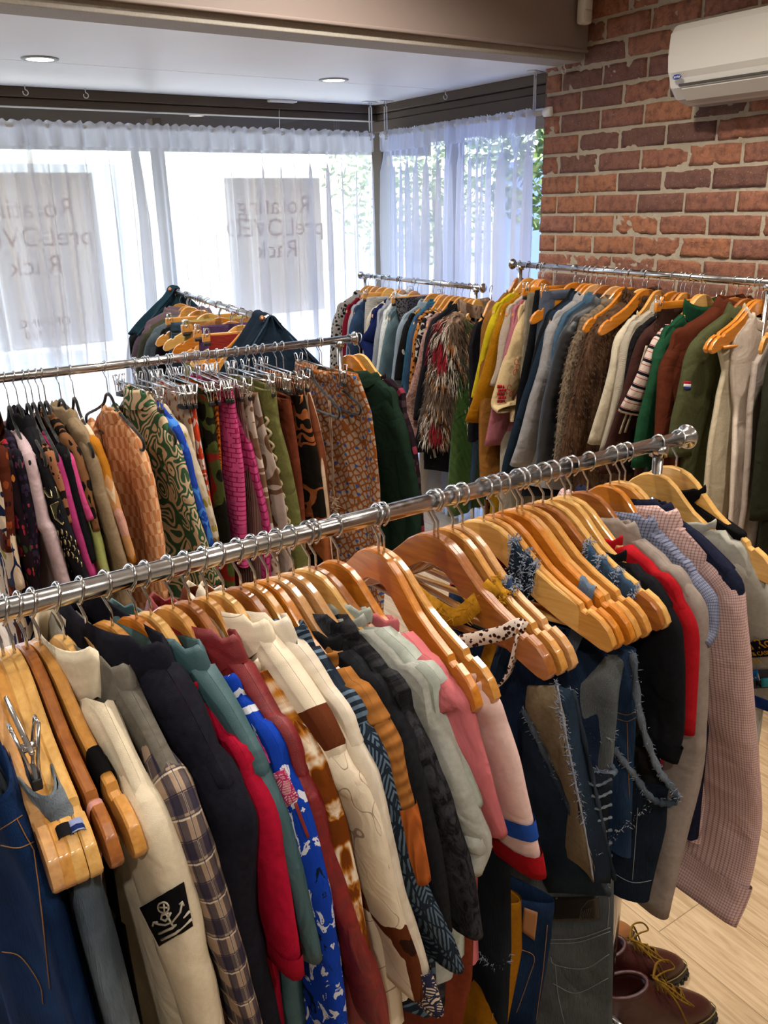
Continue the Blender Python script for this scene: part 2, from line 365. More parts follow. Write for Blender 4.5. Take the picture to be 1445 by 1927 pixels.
# window walls
n = NT('window glass'); gl = n.N('BsdfGlossy', None, Roughness=.02); tr = n.N('BsdfTransparent', None, Color=(.93, .96, .95, 1))
ms = n.N('MixShader', None, i0=.06, i1=tr.outputs[0], i2=gl.outputs[0]); n.t.links.new(ms.outputs[0], n.out.inputs[0]); GLASS = n.m
def frame_run(name, pts, boxes):
    w_ = empty(name); struct(w_)
    m = MB()
    for b in boxes: m.box(*b, .004)
    f = m.build('window_frame', BRONZE, w_, False); return w_
wa = frame_run('window_1', None, [((-4.6, YG-.05, ZC-.045), (XG+.05, YG+.06, ZC)), ((-4.6, YG-.03, ZC-.085), (XG+.05, YG+.05, ZC-.047)),
    ((-4.6, YG-.04, 0), (XG+.05, YG+.05, .09)), ((1.675, YG-.04, .09), (1.725, YG+.05, ZC-.115)), ((-.6, YG-.04, .09), (-.55, YG+.05, ZC-.115)), ((-2.9, YG-.04, .09), (-2.85, YG+.05, ZC-.115)), ((XG-.02, YG-.06, 0), (XG+.06, YG+.06, ZC))])
mk('pane', [(-4.55, YG, .05), (XG, YG, .05), (XG, YG, ZC-.05), (-4.55, YG, ZC-.05)], [(0, 1, 2, 3)], GLASS, wa, False)
wb = frame_run('window_2', None, [((XG-.05, YEND, ZC-.045), (XG+.06, YG, ZC)), ((XG-.03, YEND, ZC-.085), (XG+.05, YG, ZC-.047)), ((XG-.04, YEND, ZC-.15), (XG+.05, YG, ZC-.087)),
    ((XG-.04, YEND, 0), (XG+.05, YG, .09)), ((XG-.045, 3.92, .09), (XG+.05, 3.98, ZC-.15))])
mk('pane', [(XG, YG, .05), (XG, YEND, .05), (XG, YEND, ZC-.05), (XG, YG, ZC-.05)], [(0, 1, 2, 3)], GLASS, wb, False)

# ------------------------------------------------------------------ outside: pavement, awning soffit, hedge, white wall, trees
n = NT('sunlit pavement'); PAVE = n.fin(n.mix(n.noise(3, 5), lin('#b9b6ae'), lin('#cfccc4')), .8)
m = MB(); m.box((-14, YG+.1, -.2), (XB+16, 24, -.05)); struct(m.build('ground_outside', PAVE, smooth=False))
m = MB(); m.box((XG+.2, -6, -.2), (XB+16, YG+.1, -.049)); struct(m.build('ground_side', plain('bluish shade tinted paving', '#7384bd', .8), smooth=False))  # bluish shade put into the paving colour, so the short curtain reads bluish
n = NT('dark soffit lining'); SOFF = n.fin(lin('#5a4c3a'), .6)
m = MB(); m.box((-5, YG-.02, 2.46), (XG+1.3, YG+1.25, 2.55)); m.box((XG+.04, 1, 2.46), (XG+1.3, YG+.08, 2.55)); m.box((XG+1.25, 1, 2.3), (XG+1.3, YG+1.25, 2.5)); m.box((-5, YG+1.2, 2.2), (XG+1.3, YG+1.25, 2.46))
struct(m.build('trim_3', SOFF, smooth=False))
WHW = plain('white rendered wall', '#e4e2dc', .8)
m = MB(); m.box((-8, 13.5, -.05), (4.2, 13.8, 2.5)); t = m.build('street_wall', WHW, smooth=False); tag(t, 'bright white street wall seen blurred through the left sheer curtain', 'wall')
m = MB(); m.box((7.4, 1.5, -.05), (7.6, 8.5, 2.3)); t = m.build('tint_wall', plain('pale blue wall', '#8c9fd0', .8), smooth=False); tag(t, 'added pale blue wall tinting the right hand sheer curtain bluish', 'wall')  # wall added outside only to give the short curtain its bluish light
n = NT('foliage'); LEAF = n.fin(n.ramp(n.noise(12, 3), [(.3, lin('#2f4d1a')), (.7, lin('#8aa83e'))]), .6)
def tree(x, y, h, r, label, seed, nl=2600):
    random.seed(seed); t = empty('tree', (x, y, -.05)); tag(t, label, 'tree', 'trees outside the windows')
    m = MB(); m.tube([(0, 0, 0), (.05, 0, h*.5), (0, .05, h)], [.09, .07, .03], 8); m.build('trunk', plain('bark', '#5b4a3a', .9), t)
    V = []; F = []
    for i in range(nl):
        a, b, q = random.random()*2*PI, math.acos(random.uniform(-1, 1)), random.random()**.4
        p = Vector((math.cos(a)*math.sin(b), math.sin(a)*math.sin(b), math.cos(b)*.8))*r*q+Vector((0, 0, h))
        d = Vector((random.gauss(0, 1), random.gauss(0, 1), random.gauss(0, 1))).normalized()*.055; e = d.orthogonal().normalized()*.03
        k = len(V); V += [p-d, p+e, p+d, p-e]; F.append((k, k+1, k+2, k+3))
    mk('crown', V, F, LEAF, t, False)
tree(5.2, 5.0, 2.3, .9, 'green tree glimpsed in the gap between right curtain and brick wall', 3)
tree(7.2, 9.5, 2.2, 1.5, 'leafy tree behind the right hand window curtain', 4)
tree(.6, 10.5, 3.5, 1.15, 'tree showing green above the left part of the long curtain', 5)
tree(3.6, 10.8, 3.6, 1.25, 'tree showing green above the long curtain near the corner', 6)
tree(-2.6, 10.8, 3.6, 1.2, 'tree outside the far left end of the long curtain', 8)
random.seed(7)

# ------------------------------------------------------------------ curtains
n = NT('sheer white voile'); dif = n.N('BsdfDiffuse', None, Color=lin('#e6e8ec')); trl = n.N('BsdfTranslucent', None, Color=lin('#eaedf4')); tra = n.N('BsdfTransparent', None, Color=(1, 1, 1, 1))
m1 = n.N('MixShader', None, i0=.62, i1=dif.outputs[0], i2=trl.outputs[0]); lw = n.N('LayerWeight', None, Blend=.5); tf = n.ramp(lw.outputs['Facing'], [(.05, (.38,)*3), (.45, (.22,)*3), (.85, (.04,)*3)])
m2 = n.N('MixShader', None, i0=tf, i1=m1.outputs[0], i2=tra.outputs[0]); n.t.links.new(m2.outputs[0], n.out.inputs[0]); VOILE = n.m
def curtain(name, label, p0, p1, zt, zb, nf, seed, lean=0.):
    random.seed(seed); p0 = Vector(p0); p1 = Vector(p1); L = (p1-p0).length; d = (p1-p0)/L; nr = Vector((d.y, -d.x, 0))
    t = empty(name, p0); tag(t, label, 'curtain', 'sheer window curtains')
    nu = nf*7; V = []; F = []; rows = [0, .02, .045, .05, .075, .1, .15, .25, .4, .6, .8, 1.]
    ph = [random.uniform(0, 6.28) for _ in range(6)]
    for i in range(nu+1):
        u = i/nu
        for v in rows:
            q = u*L; g = min(1, .35+v*2.5)
            fo = math.sin(q*nf/L*6.28+1.5*math.sin(q*5+ph[0])+v*1.2*math.sin(q*3+ph[4]))*.5+math.sin(q*nf/L*3.7+ph[1])*.5+.5*math.sin(q*60+ph[2])*(1-v)
            amp = .018 if v < .08 else .016+.036*g
            pin = .35 if abs(v-.05) < .004 else 1
            off = nr*(fo*amp*pin)+d*(.012*math.sin(q*40+ph[3])*g+lean*v*v*(1-u))
            zz = zt-(zt-zb)*v+(.006*math.sin(q*130+ph[5]) if v == 0 else 0)
            V.append(d*q+off+Vector((0, 0, zz)))
    R_ = len(rows)
    for i in range(nu):
        for j in range(R_-1): F.append((i*R_+j, i*R_+j+1, (i+1)*R_+j+1, (i+1)*R_+j))
    body = mk('drape', V, F, VOILE, t)
    # double layer of the rod pocket heading
    hv = []; hf = []
    for i in range(nu+1):
        for j in range(4): hv.append(V[i*R_+j]+nr*(.016+.004*math.sin(i*.7)))
    for i in range(nu):
        for j in range(3): hf.append((i*4+j, i*4+j+1, (i+1)*4+j+1, (i+1)*4+j))
    mk('rod_pocket', hv, hf, VOILE, t); random.seed(7); return t
ZR = 2.215
curtain('sheer_curtain', 'long white sheer curtain gathered across the left window wall', (-2.6, 4.53, 0), (1.02, 4.53, 0), ZR+.02, .03, 52, 2)
curtain('sheer_curtain', 'middle white sheer curtain ending at the window corner bracket', (1.0, 4.52, 0), (2.94, 4.52, 0), ZR+.02, .03, 34, 5, -.1)
curtain('sheer_curtain', 'bluish white sheer curtain beside the brick wall on the short window', (3.0, 4.46, 0), (3.0, 3.18, 0), ZR+.02, .03, 24, 9)
rod = empty('curtain_rod', (0, 4.53, ZR)); tag(rod, 'white curtain rod threaded through the long curtain heading', 'curtain rod')
m = MB(); m.tube([(-2.6, 0, 0), (2.97, 0, 0)], .011, 12); m.build('pole', WPL, rod)
rod2 = empty('curtain_rod', (3.0, 3.1, ZR)); tag(rod2, 'short white curtain rod with round end knob by the brick', 'curtain rod')
m = MB(); m.tube([(0, 1.4, 0), (0, .02, 0)], .011, 12); m.build('pole', WPL, rod2)
m = MB(); m.lathe([(.013, .03), (.02, .025), (.022, 0), (.022, -.02), (.016, -.026)], ax='y'); m.build('knob', WPL, rod2)
def bracket(x, y, label, ang):
    t = empty('rod_bracket', (x, y, ZC), ang); tag(t, label, 'bracket', 'slotted curtain rod brackets')
    m = MB(); m.box((-.045, -.02, -.006), (.045, .02, 0), .002)
    for q in (-.008, .008): m.box((q-.003, -.003, -.165), (q+.003, .001, -.004))
    m.box((-.011, -.003, -.18), (.011, .001, -.162)); m.box((-.011, -.003, -.03), (.011, .001, -.02)); m.build('slotted_strap', WPL, t)
    m = MB(); m.tube([(0, 0, -.17), (0, -.005, -.2), (0, .01, -.205)], .006, 8); m.build('cup', WPL, t)
bracket(2.93, 4.5, 'left white slotted bracket hanging from the ceiling at the window corner', 0); bracket(2.99, 4.43, 'right white slotted bracket hanging from the ceiling at the window corner', PI/2*0); bracket(3.0, 3.2, 'white slotted bracket at the brick wall end of the curtain', .3)
def chook(px, py, label):
    p = onplane(px, py, 2, ZC); t = empty('ceiling_hook', p); m = MB()
    m.tube([(0, 0, 0), (0, 0, -.02)]+[(.012*math.sin(a), 0, -.032+.012*math.cos(a)) for a in np.linspace(0, 5.2, 12)], .0022, 6)
    o = m.build('ceiling_hook', WPL); o.location = t.location; D.objects.remove(t); tag(o, label, 'hook')
chook(46, 160, 'leftmost small white screw hook at the ceiling edge above the curtain'); chook(160, 166, 'second small white screw hook from the left at the ceiling edge')
chook(838, 170, 'white cup hook in the ceiling left of the brick wall'); chook(1062, 118, 'white cup hook screwed in at the top of the brick wall')
p = onplane(530, 188, 2, ZC); t = empty('ceiling_sensor', p); tag(t, 'flat white ceiling plate with a thin cord near the window', 'sensor')
m = MB(); m.box((-.085, -.03, -.014), (.085, .03, 0), .006); m.build('plate', WPL, t); m = MB(); m.tube([(0, .02, -.01), (-.01, .02, -.06), (-.013, .02, -.18)], .0018, 6); m.build('cord', WPL, t)
# window posters, printed on the street side, so the words read mirrored from inside
n = NT('poster paper'); dfp = n.N('BsdfDiffuse', None, Color=lin('#cfccc8')); tlp = n.N('BsdfTranslucent', None, Color=lin('#d9d2cc')); mp = n.N('MixShader', None, i0=.8, i1=dfp.outputs[0], i2=tlp.outputs[0]); n.t.links.new(mp.outputs[0], n.out.inputs[0]); PAPER = n.m
PINKT = plain('poster ink', '#7c1a1e', .7)
def poster(x0, x1, z0, z1, cx, label, hours=True):
    t = empty('window_poster', ((x0+x1)/2, YG-.004, z0)); tag(t, label, 'poster'); w_ = (x1-x0)/2; h = z1-z0
    m = MB(); m.box((-w_, -.0006, 0), (w_, .0006, h)); m.build('sheet', PAPER, t, False)
    MX = lambda x, z: Matrix.Translation((x, -.002, z)) @ Matrix.Rotation(PI/2, 4, 'X') @ Matrix.Diagonal((-1, 1, 1, 1))
    for tx, z, s_ in (('Rotating', h*.80, w_*.46), ('preLOVED', h*.64, w_*.46), ('Rack', h*.48, w_*.46)): text_mesh('lettering', tx, s_, PINKT, t, MX(cx, z))
    if hours: text_mesh('lettering', 'OPENING', .06, PINKT, t, MX(cx, h*.15)); text_mesh('lettering', '9:30 - 5:00', .05, PINKT, t, MX(cx, h*.08))
a0 = onplane(-60, 325, 1, YG); a1 = onplane(172, 325, 1, YG); a2 = onplane(130, 650, 1, YG)
poster(a0[0], a1[0], max(a2[2], .5), a1[2], -.05, 'pale window poster at far left with mirrored red lettering')
a0 = onplane(420, 330, 1, YG); a1 = onplane(600, 335, 1, YG); a2 = onplane(520, 590, 1, YG)
poster(a0[0], a1[0], max(a2[2], .5), a1[2], 0, 'grey window poster right of the mullion with mirrored lettering', False)

# ------------------------------------------------------------------ ceiling downlights
n = NT('lit diffuser'); em = n.N('Emission', None, Color=(1, .95, .86, 1), Strength=9.); n.t.links.new(em.outputs[0], n.out.inputs[0]); LIT = n.m
def downlight(x, y, z, label, power, group='ceiling downlights', col=(1, .91, .8)):
    t = empty('ceiling_light', (x, y, z)); tag(t, label, 'ceiling light', group)
    m = MB(); m.lathe([(.052, -.001), (.054, -.006), (.070, -.004), (.072, 0)], n=32); m.build('trim_ring', plain('ring white', '#8f9292', .4), t)
    m = MB(); m.lathe([(.0, -.0035), (.052, -.0035), (.052, -.003)], n=32); m.build('diffuser', LIT, t)
    l = D.lights.new('lamp', 'SPOT'); l.energy = power; l.spot_size = 2.5; l.spot_blend = .6; l.shadow_soft_size = .05; l.color = col
    lo = D.objects.new('lamp', l); C.objects.link(lo); lo.parent = t; lo.location = (0, 0, -.02)
p = onplane(75, 110, 2, ZC); downlight(p[0], p[1], ZC, 'lit round downlight at the left of the white ceiling', DOWN*1.0)
p = onplane(628, 150, 2, ZC); downlight(p[0], p[1], ZC, 'lit round downlight near the corner of the white ceiling', DOWN*1.0)
for k, (x, y) in enumerate(((-.7, -.9), (.75, -.75), (2.1, -.6), (-.6, 1.3), (.75, 1.7), (1.95, .9), (1.55, 2.1))):
    downlight(x, y, ZT, ['round downlight in the main ceiling behind the camera', 'round downlight in the high main ceiling above the racks'][k > 2], DOWN*(1.8, 1.5, 1.5, 1.3, 1.35, 2.3, 3.3)[k], 'main ceiling downlights')

# ------------------------------------------------------------------ air conditioner and motion sensor
ACW = plain('glossy white casing', '#c6c2b9', .18); xw = XB-.02
c0 = onplane(1258, 120, 0, XB-.21); yl = c0[1]; ztop = onplane(1290, 42, 0, XB-.20)[2]; zbot = onplane(1300, 198, 0, XB-.12)[2]
ac = empty('air_conditioner', (XB-.01, yl, zbot)); tag(ac, 'white wall mounted air conditioner high on the brick wall', 'air conditioner')
H = ztop-zbot; LN = .86
def extr(prof, y0, y1, rnd=.018):
    V = []; F = []; n_ = len(prof); cx_ = sum(p[0] for p in prof)/n_; cz_ = sum(p[1] for p in prof)/n_
    for y, k in ((y0, .9), (y0-rnd*.3, .965), (y0-rnd, 1), (y1+rnd, 1), (y1+rnd*.3, .965), (y1, .9)):
        for x, z in prof: V.append((cx_+(x-cx_)*k, y, cz_+(z-cz_)*k))
    for i in range(5):
        for k in range(n_): F.append((i*n_+k, i*n_+(k+1) % n_, (i+1)*n_+(k+1) % n_, (i+1)*n_+k))
    F += [tuple(range(n_-1, -1, -1)), tuple(5*n_+k for k in range(n_))]; return V, F
prof = [(0, 0.0), (-.09, 0), (-.15, .018), (-.185, .055), (-.2, .1), (-.205, H*.6), (-.2, H*.88), (-.185, H*.97), (-.16, H), (0, H)]
mk('casing', *extr(prof, 0, -LN), ACW, ac, False)
prof = [(-.188, .072), (-.206, .105), (-.212, H*.6), (-.207, H*.9), (-.19, H*.985), (-.18, H*.985), (-.19, H*.6), (-.185, .1)]
mk('front_panel', *extr(prof, -.004, -LN+.004), ACW, ac, False)
m = MB(); m.box((-.197, -LN+.03, .058), (-.186, -.05, .066), .001); m.build('shadow_gap', plain('gap dark', '#39362f', .6), ac, False)
prof = [(-.10, .004), (-.152, .012), (-.188, .048), (-.184, .054), (-.148, .022), (-.1, .012)]
mk('air_flap', *extr(prof, -.055, -LN+.05, .004), ACW, ac, False)
m = MB(); m.lathe([(.0, 0), (1, 0), (1, .0015), (.9, .003), (0, .003)], n=32)
V = [(-.2125-v[2], -.052+v[1]*.02, .088+v[0]*.0085) for v in m.V]
lg = mk('logo_badge', V, m.F, plain('badge blue', '#1b3a86', .3), ac)
text_mesh('logo_lettering', 'Carrier', .012, plain('badge white', '#e8e8ee', .4), lg, Matrix.Translation((-.2162, -.052, .088)) @ Matrix.Rotation(-PI/2, 4, 'Z') @ Matrix.Rotation(PI/2, 4, 'X') @ Matrix.Diagonal((1, 1, 1, 1)), .0003)
p = onplane(1119, 20, 1, YBM-.03); sn = empty('motion_sensor', (XB-.075, YBM-.02, p[2]-.04)); tag(sn, 'small white motion sensor fixed where the beam meets the brick', 'sensor')
m = MB(); m.box((-.028, -.045, -.02), (.028, .0, .12), .012); m.build('case', WPL, sn); m = MB(); m.box((-.024, -.05, -.014), (.024, -.03, .035), .012); m.build('lens', plain('lens milky', '#c9c5bd', .3), sn)

# ------------------------------------------------------------------ garment racks
class Rack:
    def __init__(s, name, label, O, u, rng, post, rad=.0125, low=.28, short=''):
        s.O = Vector(O); u = Vector(u).normalized(); s.u = Vector((u.x, u.y, 0)); s.yaw = math.atan2(u.y, u.x); s.v = Vector((-u.y, u.x, 0)); s.short = short
        s.M = Matrix.Translation(s.O) @ Matrix.Rotation(s.yaw, 4, 'Z'); s.n = 0
        t = empty(name, (s.O.x, s.O.y, 0), s.yaw); tag(t, label, 'clothes rack'); h = s.O.z; a0, a1 = rng
        m = MB(); m.tube([(a0, 0, h), (a1, 0, h)], rad, 24); m.build('rail', CH, t)
        for a, d in ((a0, -1), (a1, 1)):
            m = MB(); m.lathe([(rad+.001, -.012*d), (rad+.002, 0), (.021, .002*d), (.023, .005*d), (.021, .009*d), (0, .010*d)], (a, 0, h), 'x', 24); m.build('end_cap', CH, t)
        for a in post:
            m = MB(); m.tube([(a, 0, .66), (a, 0, h-.006)], .0095, 14); m.tube([(a, 0, .05), (a, 0, .78)], .0125, 14); m.lathe([(.0125, .77), (.0145, .775), (.0145, .80), (.0105, .805)], (a, 0, 0)); m.lathe([(.0165, h-.022), (.0165, h-.002)], (a, 0, 0)); m.build('post', CH, t)
            m = MB(); m.tube([(a, -.24, .06), (a, .24, .06)], .0125, 12); f = m.build('foot', CH, t)
            for q in (-.22, .22):
                m = MB(); m.lathe([(.0, -.011), (.022, -.011), (.025, -.006), (.025, .006), (.022, .011), (0, .011)], (a, q, .025), 'x', 16); m.tube([(a, q, .028), (a, q, .06)], .006, 8); m.build('caster', DARKP, f)
        m = MB(); m.tube([(post[0], 0, low), (post[-1], 0, low)], .009, 12); m.tube([(post[0], .05, low), (post[-1], .05, low)], .006, 10); m.build('lower_rail', CH, t)
    def loc(s, px, py, so):              # pixel -> (a, out, z) on the plane lying `so` in front of the rail
        d = ray(px, py); d = Vector(d); ov = -s.v; C0 = Vector((0, 0, CAMH))
        t = ((s.O-C0).dot(ov)+so)/d.dot(ov); p = C0+d*t-s.O
        return (p.dot(s.u), so, p.z)
    def place(s, o, a, yaw=0.):
        o.location = s.O+s.u*a; o.rotation_euler = (0, 0, s.yaw+yaw)
def rackfit(px0, px1, d):
    a = onplane(*px0, 2, CAMH-d); b = onplane(*px1, 2, CAMH-d); return Vector(a), Vector(b)
A_, B_ = rackfit((0, 1155), (1290, 825), .4)
FR = Rack('clothes_rack', 'chrome clothes rack nearest the camera packed with wooden hangers', (0, .905, 1.42), (1, .008, 0), (-.42, 1.255), (-.35, 1.185), short='nearest rack')
A_, B_ = rackfit((0, 712), (665, 637), .41)
MR = Rack('clothes_rack', 'chrome clothes rack in the middle holding black and metal clip hangers', (0, A_.y+.008, 1.41), (B_-A_)*Vector((1, 1, 0)), (-.05, B_.x), (.03, 1.42), short='middle rack')
A_, B_ = rackfit((966, 497), (1440, 532), .25)
RR = Rack('clothes_rack', 'chrome clothes rack along the brick wall', (A_.x, A_.y, 1.57), (B_-A_)*Vector((1, 1, 0)), (0, 1.37), (.05, 1.30), short='rack by the brick wall')
A_, B_ = rackfit((680, 518), (908, 542), .38)
FA = Rack('clothes_rack', 'chrome clothes rack in front of the short bluish window curtain', (A_.x, A_.y, 1.44), (B_-A_)*Vector((1, 1, 0)), (0, (B_-A_).length), (.04, (B_-A_).length-.05), short='rack by the short window')
A_, B_ = rackfit((325, 547), (505, 603), .385)
LR = Rack('clothes_rack', 'chrome clothes rack in front of the long curtain with denim jackets over its ends', (A_.x, A_.y, 1.435), (B_-A_)*Vector((1, 1, 0)), (0, (B_-A_).length), (.06, (B_-A_).length-.06), short='rack by the long curtain')

# ------------------------------------------------------------------ hangers
HT = [(0, -.053), (.012, -.0535), (.03, -.058), (.05, -.070), (.07, -.088), (.095, -.109), (.125, -.126), (.163, -.143), (.167, -.151), (.175, -.154), (.180, -.149), (.197, -.157), (.210, -.168), (.218, -.181), (.221, -.190)]
HB = [(0, -.098), (.02, -.101), (.04, -.113), (.07, -.139), (.1, -.160), (.14, -.180), (.18, -.196), (.2, -.203), (.212, -.204), (.218, -.199), (.221, -.191)]
def itp(tb, s): s = abs(s); return float(np.interp(s, [p[0] for p in tb], [p[1] for p in tb]))
HX, HXZ = [p[0] for p in HT], [p[1] for p in HT]
_proto = {}
def hook_pts(zt, lean=.004):
    P = []
    for a in np.linspace(-60, 215, 22): P.append((lean*math.sin(math.radians(a))-.003, -.0158*math.cos(math.radians(a)), .0158*math.sin(math.radians(a))))
    P += [(-.002, .008, -.022), (0, 0, -.034), (0, 0, zt+.01), (0, 0, zt-.008)]
    return P
def hanger(rack, a, wd, label, group, yaw=0., bar=False, kind='wood', sc=1.):
    key = (kind, wd, bar)
    first = key not in _proto
    if first:
        if kind == 'wood':
            t = empty('wooden_hanger'); m = MB(); st = []
            ss = sorted(set([p[0] for p in HT]+[p[0] for p in HB]+list(np.linspace(0, .22, 20)))); ss = [-q for q in ss[:0:-1]]+ss
            V = []; F = []; K = 8
            for q in ss:
                zt, zb = itp(HT, q), itp(HB, q); zc = (zt+zb)/2; hz = (zt-zb)/2; tx = .0063; ch = min(.0022, hz*.5)
                for sx, sz in ((tx, hz-ch), (tx-.0022, hz), (-tx+.0022, hz), (-tx, hz-ch), (-tx, -hz+ch), (-tx+.0022, -hz), (tx-.0022, -hz), (tx, -hz+ch)): V.append((sx, -q, zc+sz))
            n_ = len(ss)
            for i in range(n_-1):
                for k in range(K): F.append((i*K+k, i*K+(k+1) % K, (i+1)*K+(k+1) % K, (i+1)*K+k))
            F += [tuple(range(K-1, -1, -1)), tuple((n_-1)*K+k for k in range(K))]
            o = mk('shoulder_bar', V, F, WOODS[wd], t); o.data.set_sharp_from_angle(angle=math.radians(32))
            m = MB(); m.tube(hook_pts(-.053), .0019, 8); m.build('hook', CH, t)
            if bar: m = MB(); m.tube([(.014, .175, -.186), (.0, 0, -.188), (.014, -.175, -.186)], .0055, 10); m.build('trouser_bar', WOODS[wd], t)
        elif kind == 'velvet':
            t = empty('velvet_hanger'); m = MB(); z0 = -.078
            P = [(0, 0.0, z0), (0, -.02, z0-.008), (0, -.045, z0-.035), (0, -.1, z0-.06), (0, -.18, z0-.088), (0, -.205, z0-.105), (0, -.2, z0-.125), (0, -.17, z0-.13), (0, 0, z0-.13)]
            Q = crom(P, 6); m.tube(Q, .0045, 8); m.tube([(q[0], -q[1], q[2]) for q in Q], .0045, 8); m.build('velvet_frame', BLACKV, t)
            m = MB(); m.tube(hook_pts(z0), .0015, 8); m.build('hook', CH, t)
        else:
            t = empty('clip_hanger'); m = MB(); z0 = -.075
            wood_ = kind == 'woodclip'
            if wood_: m.box((-.006, -.17, z0-.03), (.006, .17, z0+.002), .003); m.build('clip_bar', WOODS[wd], t)
            else: m.tube([(0, -.17, z0), (0, .17, z0)], .0028, 8); m.build('clip_bar', CH, t)
            m = MB(); m.tube(hook_pts(z0), .0017, 8); m.build('hook', CH, t)
            for q in (-.15, .15):
                m = MB()
                for sx in (-1, 1):
                    m.tube([(sx*.012, q-.008, z0+.022), (sx*.012, q+.008, z0+.022), (sx*.005, q+.012, z0-.012), (sx*.003, q+.014, z0-.034), (sx*.003, q-.014, z0-.034), (sx*.005, q-.012, z0-.012), (sx*.012, q-.008, z0+.022)], .0018, 6)
                m.tube([(-.008, q, z0-.004), (.008, q, z0-.004)], .005, 8); c = m.build('clip', CH, t)
                m = MB(); m.box((-.005, q-.016, z0-.045), (.005, q+.016, z0-.032), .002); m.build('grip_pad', DARKP, c)
        _proto[key] = t
    else: t = copy_tree(_proto[key])
    rack.place(t, a, yaw); t.scale = (1, sc, 1); tag(t, label, 'hanger', group); return t

